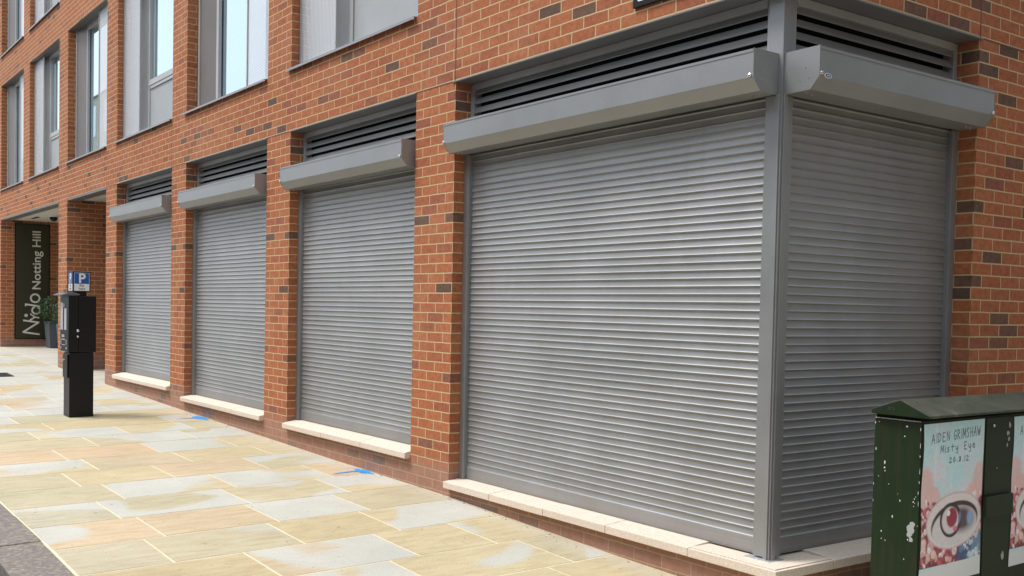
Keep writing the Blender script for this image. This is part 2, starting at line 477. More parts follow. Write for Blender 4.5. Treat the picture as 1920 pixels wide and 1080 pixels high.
def sheet(name, x0, x1, y0, y1, dz, mat, kind='structure', ys=None, xs=None):
    xs = xs or sorted(set([x0, x1]+[g for g in GX if x0 < g < x1])); ys = ys or [y0, y1]
    mb = MB()
    for i in range(len(xs)-1):
        for j in range(len(ys)-1):
            c = [(xs[i], ys[j]), (xs[i+1], ys[j]), (xs[i+1], ys[j+1]), (xs[i], ys[j+1])]
            mb.quad([(x, y, gz(x, y)+dz) for x, y in c], c)
    o = mb.build(name, mat); tag(o, kind=kind); return o
sheet('ground', -60, 60, -60, 60, -.16, M['soil'], ys=[-60, -6, 0, 6, 60])
sheet('road', -60, 60, -12, KERB1-.02, -.125, M['asphalt'], ys=[-12, -6, KERB1-.02])

# kerb stones: one continuous run
mb = MB()
x = -40.0
while x < 7:
    l = random.choice([.85, .92, 1.0, .78]); x1 = min(x+l, 7.5)
    z0a, z0b = gz(x, KERB0), gz(x1, KERB0)
    g = .004
    t = random.uniform(-.002, .002)
    xa, xb = x+g, x1-g
    V = [(xa, KERB1, z0a-.16), (xb, KERB1, z0b-.16), (xb, KERB0-.003, z0b-.16), (xa, KERB0-.003, z0a-.16),
         (xa, KERB1, z0a-.008+t), (xb, KERB1, z0b-.008+t), (xb, KERB0-.003, z0b+t), (xa, KERB0-.003, z0a+t)]
    for f in [(0, 1, 5, 4), (1, 2, 6, 5), (2, 3, 7, 6), (3, 0, 4, 7), (4, 5, 6, 7)]:
        mb.quad([V[k] for k in f])
    x = x1
o = mb.build('kerb', M['kerb'], bevel=.006); tag(o, kind='structure')

# paving slabs: rows run across the pavement, staggered joints taken from the photograph
rows = [1.85, 1.22, .62, .02, -.59, -1.19, -1.75, -2.32, -2.90, -3.51, -4.13, -4.75, -5.37, -5.96, -6.60, -7.24, -7.84, -8.46, -9.05]
while rows[-1] > -28: rows.append(rows[-1]-random.choice([.45, .6, .6, .62, .75]))
known = {(-1.19, -1.75): [-1.24, -.31], (-.59, -1.19): [-.52, -1.45], (-1.75, -2.32): [-1.90, -1.03, -.46], (-2.32, -2.90): [-2.31, -1.50, -.82],
         (-2.90, -3.51): [-2.17, -1.41, -.72], (-3.51, -4.13): [-2.265, -1.35, -.55], (-4.13, -4.75): [-2.06, -1.21, -.37], (-4.75, -5.37): [-2.21, -1.48, -.67],
         (-5.37, -5.96): [-1.91, -1.11, -.35], (-5.96, -6.60): [-2.01, -1.2, -.45], (-6.60, -7.24): [-1.58, -.61], (-7.24, -7.84): [-1.97, -1.1, -.4],
         (-7.84, -8.46): [-1.7, -.44], (-8.46, -9.05): [-1.92, -1.0]}
# share of grey stone in the slabs that can be told apart (row, index counted from the kerb)
greys = {(-1.19, -1.75): [.8, .45, .3], (-1.75, -2.32): [.1, .62, .05, .5], (-2.32, -2.90): [.05, .62, .1, .55],
         (-2.90, -3.51): [.45, .05, .95, .1], (-3.51, -4.13): [.5, .75, .7, .6], (-4.13, -4.75): [.05, .6, .75, .1],
         (-4.75, -5.37): [.2, .05, .05, .5], (-5.37, -5.96): [.6, .1, .1, .3], (-5.96, -6.60): [.1, .05, .65, .1],
         (-6.60, -7.24): [.05, .75, .7], (-7.24, -7.84): [.1, .7, .6, .3]}
sheet('pavement_bed', 0, 0, 0, 0, -.0018, M['jointing'], ys=[KERB0-.012, 0, 6], xs=sorted([-58]+rows+[2.4, 3.1, 3.7, 4.4, 5.0, 5.6, 6.3, 7.0]))
def slabs(name, rows, ya, yb, known, holes=()):
    vs, fs, cs = [], [], []
    for i in range(len(rows)-1):
        xa, xb = rows[i+1], rows[i]
        js = known.get((rows[i], rows[i+1]))
        if js is None:
            js = []; y = ya+random.uniform(.35, .9)
            while y < yb-.3: js.append(y); y += random.choice([.6, .75, .85, .9])
        js = [ya]+sorted(js)+[yb]
        gr = greys.get((rows[i], rows[i+1]))
        for k in range(len(js)-1):
            y0, y1 = js[k], js[k+1]
            g = .0078
            jit = [random.uniform(-.003, .003) for _ in range(4)]
            tilt = [random.uniform(-.0004, .0005) for _ in range(4)]
            cor = [(xa+g+jit[0], y0+g), (xb-g+jit[1], y0+g), (xb-g+jit[2], y1-g), (xa+g+jit[3], y1-g)]
            # subdivided so the slope is followed and edges can be a little uneven
            nsub = 4
            c = (random.random(), random.random(), gr[k] if gr and k < len(gr) else random.choice([.05, .1, .3, .5, .6, .8] if xa > -9.5 else [.6, .8, .9, 1.0]))
            base = len(vs)
            edge = []
            for a_, b_ in ((0, 1), (1, 2), (2, 3), (3, 0)):
                for q in range(nsub):
                    f = q/nsub
                    X_ = cor[a_][0]*(1-f)+cor[b_][0]*f; Y_ = cor[a_][1]*(1-f)+cor[b_][1]*f
                    if q: X_ += random.uniform(-.0022, .0022); Y_ += random.uniform(-.0022, .0022)
                    z = (gz(cor[a_][0], cor[a_][1])+tilt[a_])*(1-f)+(gz(cor[b_][0], cor[b_][1])+tilt[b_])*f
                    edge.append((X_, Y_, z))
            vs += edge; fs.append(tuple(range(base, base+len(edge)))); cs += [c]*len(edge)
            b2 = len(vs)      # little downstand so slabs have thickness
            vs += [(e[0], e[1], e[2]-.006) for e in edge]; cs += [c]*len(edge)
            n = len(edge)
            for q in range(n): fs.append((base+q, b2+q, b2+(q+1) % n, base+(q+1) % n))
    me = bpy.data.meshes.new(name); me.from_pydata(vs, [], fs)
    ca = me.color_attributes.new("slab", 'FLOAT_COLOR', 'POINT')
    for i, c in enumerate(cs): ca.data[i].color = (*c, 1)
    me.materials.append(M['slab'])
    o = bpy.data.objects.new(name, me); COL.objects.link(o); tag(o, kind='structure'); return o
slabs('pavement', rows, KERB0, -.004, known)
slabs('side_pavement', [7.0, 6.3, 5.6, 5.0, 4.4, 3.7, 3.1, 2.4, 1.85], KERB0, 5.9, {})
slabs('side_pavement', [1.85, 1.22, .62, .02], .004, 5.9, {})
prow = [-14.53]
while prow[-1] > -20.1: prow.append(max(prow[-1]-.6, -20.18))
slabs('porch_paving', prow, .0, 2.4, {})
slabs('porch_paving', [-12.23, -12.8, -13.4, -14.0, -14.51], .0, 2.4, {})

# ------------------------------------------------------------------ the brick building
ZL, ZS, ZH, ZS2, ZH2 = 2.8386, 3.435, 5.60, 6.20, 8.36
piers = [(-3.555, -3.007), (-6.417, -5.869), (-9.312, -8.803), (-12.22, -11.686), (-15.10, -14.52), (-17.93, -17.40), (-20.72, -20.10), (-23.55, -23.0)]
T = .33
bld = thing('brick_building', 'red brick building with grey shuttered ground floor and tall windows above', 'building')
mb = MB()
def pf(xr, xl):
    k = .5625/(xr-xl)
    return lambda x: 90+(x-xr)*k
# ground floor piers
for i, (xl, xr) in enumerate(piers):
    if i == 5: continue
    y1 = 2.6 if i in (4, 6) else T
    mb.box(xl, xr, 0, y1, -1.2, ZL, pf(xr, xl), 't')
# dwarf walls under the sills
sillz = {0: -.125, 1: .018, 2: .033, 3: .115}     # underside datum of each shutter (top of sill at face)
bays = [(-3.007, -.0, 0), (-5.869, -3.555, 1), (-8.803, -6.417, 2), (-11.686, -9.312, 3)]
bu = lambda x: 90+x
for xl, xr, i in bays:
    zt = {0: -.190, 1: -.045, 2: -.033, 3: .052}[i]
    if i == 0: mb.box(xl, 0, 0, T, -1.2, zt, bu, '')
    else: mb.box(xl, xr, 0, T, -1.2, zt, bu, '')
# spandrels
mb.box(-24, 0, 0, T, ZL, ZS, bu, '')
for xl, xr in piers: mb.box(xl, xr, 0, T, ZS, ZH, pf(xr, xl), 'td')
mb.box(-3.007, 0, 0, T, ZS, ZH, bu, 'tdl')
mb.box(-24, 0, 0, T, ZH, ZS2, bu, '')
for xl, xr in piers: mb.box(xl, xr, 0, T, ZS2, ZH2, pf(xr, xl), 'td')
mb.box(-3.007, 0, 0, T, ZS2, ZH2, bu, 'tdl')
mb.box(-24, 0, 0, T, ZH2, 9.4, bu, '')
wall = mb.build('wall', M['brick'], bld)
# side wall (facing +x)
mb = MB()
YR = 1.76
mb2 = MB()
def side(y0, y1, z0, z1, first=False):
    s = 90
    zz = lambda z: z+75
    def uvq(pts, us): mb.quad(pts, us)
    u0, u1 = 90+(y0-YR), 90+(y1-YR)
    mb.quad([(0, y0, z0), (0, y1, z0), (0, y1, z1), (0, y0, z1)], [(u0, zz(z0)), (u1, zz(z0)), (u1, zz(z1)), (u0, zz(z1))])
    mb.quad([(-T, y0, z0), (0, y0, z0), (0, y0, z1), (-T, y0, z1)], [(u0-T, zz(z0)), (u0, zz(z0)), (u0, zz(z1)), (u0-T, zz(z1))])
    mb.quad([(-T, y1, z0), (-T, y0, z0), (-T, y0, z1), (-T, y1, z1)], [(u1, zz(z0)), (u0, zz(z0)), (u0, zz(z1)), (u1, zz(z1))])
    mb.quad([(0, y0, z0), (-T, y0, z0), (-T, y1, z0), (0, y1, z0)], [(0, 0), (T, 0), (T, 1), (0, 1)])
    mb.quad([(0, y0, z1), (0, y1, z1), (-T, y1, z1), (-T, y0, z1)], [(0, 0), (T, 0), (T, 1), (0, 1)])
side(YR, 14, -1.2, 9.4)
side(T+.002, YR-.001, -1.2, -.190)
side(T+.002, YR-.001, ZL, 9.4)
mb.build('side_wall', M['brick_side'], bld)
# inner shell (keeps daylight out of the rooms) and roof
mb = MB()
mb.box(-24, -T-.002, 2.62, 2.7, -1.2, 9.4)
mb.box(-14.0, -.34, T+.30, T+.34, -1.1, ZL+.4)
mb.box(-24, -T-.002, T+.45, T+.5, ZL+.2, 9.3)
mb.build('inner_wall', M['dark'], bld)
mb = MB(); mb.box(-24, .0, 0, 14, 9.4, 9.7); mb.build('roof', M['slate'], bld)
# far gable wall beyond the porch, faces +x
XS = -20.10
# porch soffit
mb = MB()
mb.box(-20.10, -15.10, .20, 2.6, ZL-.012, ZL-.002, skip='')
mb.box(-14.52, -12.22, .20, 2.6, ZL-.012, ZL-.002)
mb.build('soffit', M['soffit'], bld)
mb = MB()
mb.box(-20.10, -15.10, .004, .198, ZL-.03, ZL-.001)
mb.box(-14.52, -12.22, .004, .198, ZL-.03, ZL-.001)
mb.build('porch_lintel', M['lintel'], bld)
# back wall of porch, brick
mb = MB(); mb.box(-20.1, -15.1, 2.45, 2.6, -1.0, ZL-.014, bu); mb.box(-14.52, -12.22, 2.45, 2.6, -1., ZL-.014, bu); mb.build('porch_wall', M['brick'], bld)

# steel lintel angles over the shuttered openings
for xl, xr, i in bays:
    mb = MB()
    xa = xl-.06 if i else xl-.02
    if i == 0:
        mb.box(xl-.03, .012, -.012, .135, ZL-.010, ZL-.0005)
    else:
        mb.box(xl-.005, xr-.0, -.012, .135, ZL-.010, ZL-.0005)
    mb.build('lintel', M['lintel'], bld, bevel=.001)
    mb = MB()
mb.box(-.134, .012, .136, YR+.02, ZL-.010, ZL-.0005); mb.build('lintel', M['lintel'], bld, bevel=.001)
# movement joints
def joint(*a):
    mb = MB(); mb.box(*a); mb.build('movement_joint', M['mastic'], bld)
joint(-3.017, -3.007, -.0015, .01, ZL+.005, ZH)
for xj in (-9.33, -15.11): joint(xj-.005, xj+.005, -.0015, .01, ZL+.005, ZS-.04)
for xl, xr in piers[:4]: joint(xl, xr-.008, -.0015, .01, ZL-.005, ZL+.004)
joint(-.01, .0015, YR-.005, YR+.005, ZL+.005, 9.3); joint(-.01, .0015, YR+.006, 12, ZL-.005, ZL+.004)

# stone sills under the shutters: three or more stones each
def sill_run(x0, x1, zf, zb, joints, ret=None):
    mb = MB(); th = .048
    cuts = [x0]+joints+[x1]
    for k in range(len(cuts)-1):
        a_, b_ = cuts[k]+(.0025 if k else 0), cuts[k+1]-(.0025 if k < len(cuts)-2 else 0)
        dz = random.uniform(-.0015, .0015)
        prof = [(-.05, zf-th), (.16, zf-th), (.16, zb), (.08, zb-.004), (-.05, zf)]
        prof = [(p, q+dz) for p, q in prof]
        mb.prism(prof, a_, b_, 'x')
    return mb
SZ = {0: (-.135, -.118), 1: (.008, .038), 2: (.021, .046), 3: (.103, .140)}
for xl, xr, i in bays:
    zf, zb = SZ[i]
    if i == 0:
        mb = sill_run(xl+.001, -.55, zf, zb, [-2.42, -1.82, -1.22])
        # corner stone, mitred return onto the side street
        th = .048
        P_ = [(-.5475, -.05), (.05, -.05), (.05, .42), (-.17, .42), (-.17, .17), (-.5475, .17)]
        mb.prism(P_, zf-th, zf+.0, 'z')
        mb.prism([(-.55+.003, -.03), (.03, -.03), (.03, .42), (-.17, .42), (-.17, .17), (-.55+.003, .17)], zf, zf+.006, 'z')
        for ya, yb in ((.425, 1.08), (1.085, YR-.002)):
            mb.prism([(.05, zf-th), (.05, zf), (-.10, zb), (-.17, zb), (-.17, zf-th)], ya, yb, 'y')
    else:
        w = xr-xl
        mb = sill_run(xl-.0, xr-.006, zf, zb, [xl+w*.36, xl+w*.68])
    mb.build('stone_sill', M['stone'], bld, bevel=.004)

# ------------------------------------------------------------------ louvres above the shutters
def louvre(parent, x0, x1, z0, z1, depth=.138, side=False):
    fr = MB(); w = .04
    fr.box(x0, x0+w, depth, depth+.07, z0, z1-.001)
    fr.box(x1-w, x1, depth, depth+.07, z0, z1-.001)
    fr.box(x0+w, x1-w, depth-.004, depth+.06, z1-.045, z1-.001)
    fr.box(x0+w, x1-w, depth+.001, depth+.06, z0, z0+.02)
    bl = MB(); z = z1-.084
    while z > z0-.02:
        prof = [(depth+.006, z), (depth+.012, z), (depth+.066, z+.052), (depth+.060, z+.054), (depth+.008, z+.011)]
        prof = [(depth+.002, z), (depth+.006, z-.002), (depth+.030, z+.043), (depth+.026, z+.046), (depth+.002, z+.004)]
        bl.prism(prof, x0+w, x1-w, 'x')
        z -= .0665
    bk = MB(); bk.box(x0+.01, x1-.01, depth+.075, depth+.08, z0, z1)
    L_ = fr.build('louvre', M['alu' if False else 'frame'], parent, bevel=.001)
    b_ = bl.build('blade', M['louvre'], L_); k_ = bk.build('backing', M['dark'], L_)
    return L_
for xl, xr, i in bays:
    if i == 0: louvre(bld, xl+.002, -.215, 2.40, ZL-.011)
    else: louvre(bld, xl+.002, xr-.002, 2.36, ZL-.011)
l5 = louvre(bld, .185, YR-.002, 2.40, ZL-.011)
l5.rotation_euler = (0, 0, R(90))

# ------------------------------------------------------------------ windows
def window(parent, xl, xr, z0, z1, typ, sill=True):
    root = MB()          # frame
    d = .17
    W = xr-xl
    def frame(a_, b_, za, zb, w=.05, dd=d):
        root.box(a_, a_+w, dd, dd+.07, za, zb); root.box(b_-w, b_, dd, dd+.07, za, zb)
        root.box(a_+w, b_-w, dd, dd+.07, zb-w, zb); root.box(a_+w, b_-w, dd, dd+.07, za, za+w)
    sc = .74
    glass = MB(); pan = MB(); scr = MB(); fl = MB()
    if typ == 'A':      # perforated screen on the left, glass with solid panel below on the right
        gx0 = xl+sc+.12
        frame(gx0, xr-.004, z0+.02, z1-.004, .06)
        root.box(xl+.004, gx0-.004, d+.02, d+.09, z0+.02, z1-.004)
        zt = z0+.66
        root.box(gx0+.06, xr-.06, d-.012, d+.06, zt, zt+.075)
        root.box(gx0+.10, xr-.062, d-.004, d+.02, zt-.045, zt-.002)
        glass.box(gx0+.06, xr-.06, d+.03, d+.04, zt+.075, z1-.06)
        pan.box(gx0+.06, xr-.062, d+.012, d+.05, z0+.07, zt-.046)
        sx0, sx1 = xl+.03, xl+sc
    else:               # solid splayed panel on the left, glass, screen on the right
        gx0 = xl+.50
        root.box(xl+.10, xl+.135, .10, d+.07, z0+.02, z1-.004)
        pan.prism([(xl+.136, .115), (gx0, d+.01), (gx0, d+.05), (xl+.136, d+.05)], z0+.02, z1-.004, 'z')
        root.box(xl+.004, xl+.099, .13, d+.06, z0+.02, z1-.004)
        frame(gx0+.001, xr-.004, z0+.02, z1-.004, .085)
        root.box(gx0+.09, gx0+.12, d-.02, d+.02, z0+.1, z1-.1)
        glass.box(gx0+.086, xr-.09, d+.03, d+.04, z0+.106, z1-.09)
        sx0, sx1 = xr-sc+.0, xr-.01
    scr.box(sx0, sx1, .088, .0895, z0+.03, z1-.02, lambda x: x)
    for a_, b_ in ((sx0-.02, sx0), (sx1, sx1+.03 if typ == 'A' else sx1+.009)):
        fl.box(a_, b_, .078, .10, z0+.02, z1-.01)
    bx_ = sx1+.012 if typ == 'A' else sx0-.011
    back = MB(); back.box(xl+.002, xr-.002, d+.12, d+.125, z0, z1)
    fr = root.build('window', M['frame'], parent, bevel=.002)
    glass.build('pane', M['glass'], fr); pan.build('panel', M['panel'] if typ == 'A' else M['panel_brown'], fr)
    s_ = scr.build('perforated_screen', M['screen'], fr); fl.build('screen_rail', M['frame'], fr, bevel=.001)
    back.build('backing', M['dark'], fr)
    for q in range(5):
        b1 = MB(); b1.cyl((bx_, .0785, z0+.12+q*(z1-z0-.25)/4), (0, -1, 0), .009, .006, 8); b1.build('bolt', M['bolt'], fr)
    sl = MB()
    sl.prism([(-.035, z0-.004), (-.035, z0-.026), (-.031, z0-.026), (-.031, z0-.009), (.165, z0+.012), (.165, z0+.018)][::-1], xl-.055, xr-.02, 'x')
    sl.prism([(-.034, z0-.004), (-.036, z0-.03), (-.030, z0-.03), (-.026, z0-.006)], xr-.02, xr-.006, 'x')
    sl.build('sill', M['alu'], fr)
    hd = MB(); hd.box(xl+.002, xr-.002, .004, d+.1, z1-.006, z1-.0005); hd.build('head_lining', M['lintel'], fr)
    return fr
wb = [(piers[i+1][1], piers[i][0]) for i in range(7)]
typs = ['A', 'B', 'A', 'B', 'A', 'B', 'A']
for (xl, xr), ty in zip(wb, typs):
    window(bld, xl, xr, ZS, ZH, ty)
    window(bld, xl, xr, ZS2, ZH2, {'A': 'A', 'B': 'B'}[ty])

# ------------------------------------------------------------------ roller shutters
def lath_profile():
    # one lath, pitch p, (depth towards street = negative y)
    p = .0447
    return p, [(.0, -.0064), (.035, -.0068), (.09, -.0042), (.20, -.0024), (.38, -.0008), (.58, .0006), (.78, .0013), (.91, .0012), (.955, -.0008)]
def shutter(name, label, loc, rz, W, H, ztop_box, face_h, box0, box1, gd=.09, g0w=.055, g1w=.055, right_open=True, fwd=.105):
    """local frame: x along the opening from its left edge, y into the wall, z up from the sill"""
    t = thing(name, label, 'roller shutter', loc, rz, 'grey roller shutters along the ground floor')
    zb = .085
    cd_ = gd+.035
    p, prof = lath_profile()
    mb = MB(); vs = []; n = 0
    ztop = ztop_box-face_h-.062+.04
    z = zb
    x0, x1 = g0w-.012, W-g1w+.012
    prof_pts = []
    while z < ztop:
        for k, (f, dpt) in enumerate(prof):
            prof_pts.append((cd_+dpt, z+(f)*p))     # bottom nose first, going up
        z += p
    # orientation: nose is at the lower edge of each lath, the bright face leans back above it
    i0 = 0
    V = []; Fc = []
    nseg = 14
    for q in range(nseg+1):
        xx = x0+(x1-x0)*q/nseg
        # laths sag and bow by a hair
        V += [(xx, y_+.0012*math.sin(q*1.3+z_*3.1), z_) for y_, z_ in prof_pts]
    m_ = len(prof_pts)
    for q in range(nseg):
        for k in range(m_-1):
            Fc.append((q*m_+k, (q+1)*m_+k, (q+1)*m_+k+1, q*m_+k+1))
    me = bpy.data.meshes.new('curtain'); me.from_pydata(V, [], Fc); me.materials.append(M['slat'])
    for pl in me.polygons: pl.use_smooth = True
    try:
        me.set_sharp_from_angle(angle=R(50))
    except Exception: pass
    cu = bpy.data.objects.new('curtain', me); COL.objects.link(cu); cu.parent = t
    br = MB(); br.box(x0, x1, cd_-.008, cd_+.010, .006, zb-.001); br.box(x0, x1, cd_-.004, cd_+.006, -.004, .006)
    br.build('bottom_rail', M['slat'], t, bevel=.002)
    gtop = ztop_box-face_h-.0635
    for a_, b_ in ((.001, g0w), (W-g1w, W-.001)):
        g = MB(); g.box(a_, b_, gd, gd+.075, -.003, gtop)
        inner = b_ if a_ < .01 else a_
        s = 1 if a_ < .01 else -1
        g.box(min(inner, inner+s*.004), max(inner, inner+s*.004), gd+.002, gd+.016, -.003, gtop-.001)
        g.build('guide_rail', M['alu'], t, bevel=.0015)
    # housing with 45 degree lower front
    zt = ztop_box; za = zt-face_h; zl = za-.062
    f = -fwd; bk = .132
    h = MB()
    h.prism([(f+.001, zt-.004), (f+.001, za), (f+.056, zl), (gd-.004, zl), (gd-.004, zl+.10), (bk+.02, zl+.10), (bk+.02, zt-.004)], box0+.003, box1-.003, 'x')
    hs = h.build('shutter_box', M['alu'], t, bevel=.002)
    e = MB()
    for a_, b_ in ((box0, box0+.003), (box1-.003, box1)):
        e.prism([(f, zt), (f, za-.001), (f+.055, zl-.001), (bk, zl-.001), (bk, zt)], a_, b_, 'x')
    # returned top lip
    e.box(box0+.003, box1-.003, f-.002, f+.02, zt-.018, zt-.0035)
    e.build('end_plate', M['alu'], hs)
    bo = MB()
    for bx_ in (box0+.012, box1-.022):
        bo = MB(); bo.cyl((bx_, f, za+.012), (0, -1, 0), .011, .006, 12, .006); bo.build('bolt', M['bolt'], hs)
    for yy, zz_ in ((f+.085, za+.05), (f+.06, za-.005), (f+.115, za-.012)):
        for bb, sg_ in ((box1, 1), (box0, -1)):
            rv = MB(); rv.cyl((bb, yy, zz_), (sg_, 0, 0), .004, .0015, 8); rv.build('rivet', M['bolt'], hs)
    for q in (box1-.05, box1-.10, box0+.05, box0+.10):
        un = MB(); un.cyl((q, f+.12, zl), (0, 0, -1), .008, .008, 8); un.build('bolt', M['bolt'], hs)
    return t, hs
Zs = {1: .040, 2: .048, 3: .142}
s4, h4 = shutter('roller_shutter', 'widest grey roller shutter, facing the street, left of the corner post', (-3.005, 0, -.116), 0, 2.86, 2.40, 2.510+.116, .148, .003, 2.868, .09, .055, .068)
s5, h5 = shutter('roller_shutter', 'grey roller shutter facing the side street, partly behind the green cabinet', (0, .125, -.114), R(90), YR-.126, 2.40, 2.510+.114, .150, -.022, YR-.127, .115, .06, .055, fwd=.105)
s3, h3 = shutter('roller_shutter', 'grey roller shutter just left of the widest one, between two brick piers', (-5.868, 0, .042), 0, 2.312, 2.24, 2.476-.042, .145, .0, 2.27)
s2, h2 = shutter('roller_shutter', 'grey roller shutter third from the corner, behind the farther blue spray mark', (-8.802, 0, .050), 0, 2.384, 2.24, 2.482-.050, .142, .02, 2.33)
s1, h1 = shutter('roller_shutter', 'farthest and narrowest-looking grey roller shutter, next to the porch', (-11.685, 0, .144), 0, 2.372, 2.15, 2.490-.144, .142, .02, 2.31)
# maker's oval badge on the side-street box
bd = MB()
cx_, cz_ = .045, 2.510+.114-.150+.006
pts = [(cx_+.030*math.cos(k*math.pi/12), cz_+.013*math.sin(k*math.pi/12)) for k in range(24)]
bd.prism([(a_, b_) for a_, b_ in pts], -.1085, -.105, 'y')
bo = bd.build('badge', M['white'], h5)
bd = MB(); pts = [(cx_+.022*math.cos(k*math.pi/12), cz_+.009*math.sin(k*math.pi/12)) for k in range(24)]
bd.prism(pts, -.1095, -.1085, 'y'); bd.build('badge', M['blue'], h5)
bd = MB(); bd.box(cx_-.012, cx_+.012, -.1102, -.1094, cz_-.003, cz_+.003); bd.build('badge', M['white'], h5)

# corner post
cp = thing('corner_post', 'slim grey metal post on the corner where the two largest shutters meet', 'post', (-.1, .08, -.135))
mb = MB()
def pb(x0, x1, y0, y1, z0, z1): mb.box(x0+.1, x1+.1, y0-.08, y1-.08, z0+.135, z1+.135)
pb(-.145, -.103, .082, .125, -.13, 2.30)
pb(-.121, -.113, .074, .0819, -.13, 2.30)
pb(-.1029, -.095, .094, .124, -.13, 2.30)
pb(-.205, -.110, .090, .184, 2.302, ZL-.011)
mb.build('post', M['alu'], cp, bevel=.002)
mb = MB()
mb.prism([(-.15, -.02), (.02, -.02), (.02, .10), (-.06, .10), (-.06, .04), (-.15, .04)], 0, .0085, 'z')
mb.build('base_plate', M['lead'], cp, bevel=.001)

# ------------------------------------------------------------------ street name plate
sp = thing('street_name_plate', 'white street name plate with black edge on the brick above the widest shutter', 'sign', (-1.12, 0, 2.940))
mb = MB(); mb.box(0, .78, -.02, -.002, 0, .26); mb.build('frame', M['black'], sp, bevel=.003)
mb = MB(); mb.prism([(.05, .03), (.73, .03), (.755, .055), (.755, .205), (.73, .23), (.05, .23), (.027, .205), (.027, .055)], -.0225, -.0201, 'y'); mb.build('plate', M['white'], sp)

# ------------------------------------------------------------------ olive banner sign in the porch
SX = XS
sg = thing('banner_sign', 'tall dark olive sign board with sideways cream lettering in the porch', 'sign', (SX, .27, .31))
mb = MB(); mb.box(0, .03, 0, .70, 0, 2.46); mb.build('board', M['black'], sg, bevel=.003)
mb = MB(); mb.box(.0301, .034, .02, .68, .02, 2.44); mb.build('face', M['banner'], sg)
# lettering reads upwards: text x axis -> +z, text up -> -y
def bt(s, size, a_, b_, bold=0, name='lettering', sx=1):
    # a_: height along the board (z), b_: baseline position (y)
    o = text_mesh(name, s, size, M['banner_text'], sg, (.0345, b_, a_), (0, 0, 0), .001, bold=bold)
    o.matrix_local = Matrix(((0, 0, 1, .0350), (0, -1, 0, b_), (1, 0, 0, a_), (0, 0, 0, 1))) @ Matrix.Diagonal((sx, 1, 1, 1))
    return o
bt('Notting Hill', .240, 1.05, .510, .003, sx=1.10)
mb = MB()
pl = lambda a_, b_, d: (d, b_, a_)     # a along z, b along y (smaller y = up of letter)
B = .500
def arc(ca, cb, ra, rb, t0, t1, n=18): return [(ca+ra*math.cos(R(t0+(t1-t0)*k/n)), cb-rb*math.sin(R(t0+(t1-t0)*k/n))) for k in range(n+1)]
W_ = .036
stroke(mb, [(.10, B), (.15, .16)], W_, .0341, .0358, pl)            # N first stem
stroke(mb, [(.145, .16), (.36, B-.02)], W_, .0341, .0360, pl)         # N diagonal
stroke(mb, [(.355, B-.01), (.40, .165)], W_, .0341, .0362, pl)          # N second stem
stroke(mb, [(.40, .30), (.47, .40), (.455, .49)], W_*.9, .0341, .0361, pl)  # i joined
mb.prism([(.50+.028*math.cos(k*math.pi/8), .235-.028*math.sin(k*math.pi/8)) for k in range(16)][::-1], .0341, .0360, 'x') if False else None
stroke(mb, arc(.505, .225, .017, .017, 0, 360, 14), .036, .0341, .0362, pl)
stroke(mb, [(.47, .41), (.52, .33), (.545, .31)], W_*.7, .0341, .0359, pl)
stroke(mb, arc(.615, .425, .075, .080, 20, 340, 24), W_*.95, .0341, .0361, pl)   # d bowl
stroke(mb, [(.70, B+.01), (.745, .20)], W_, .0341, .0363, pl)            # d stem
stroke(mb, [(.745, .215), (.70, .215)], W_*.7, .0341, .0362, pl)
stroke(mb, arc(.875, .405, .085, .088, 0, 360, 28), W_, .0341, .0361, pl)       # o
# mirror order: board runs upwards so nothing else to do
mb.build('script_lettering', M['banner_text'], sg, weld=False)

# ------------------------------------------------------------------ dome camera on the soffit
dc = thing('dome_camera', 'small dark dome camera hanging from the white porch ceiling', 'security camera', (-18.2, .62, ZL-.012))
mb = MB(); mb.cyl((0, 0, 0), (0, 0, -1), .085, .03, 20); mb.build('base', M['white'], dc)
mb = MB(); mb.cyl((0, 0, -.03), (0, 0, -1), .075, .03, 20, .05); mb.build('dome', M['black'], dc, smooth=False)
vt = thing('ceiling_vent', 'thin dark slot vent in the white porch ceiling beside the dome camera', 'vent', (-19.0, .45, ZL-.012))
mb = MB(); mb.box(-.28, .28, -.03, .03, -.008, 0); mb.build('slot', M['dark'], vt)

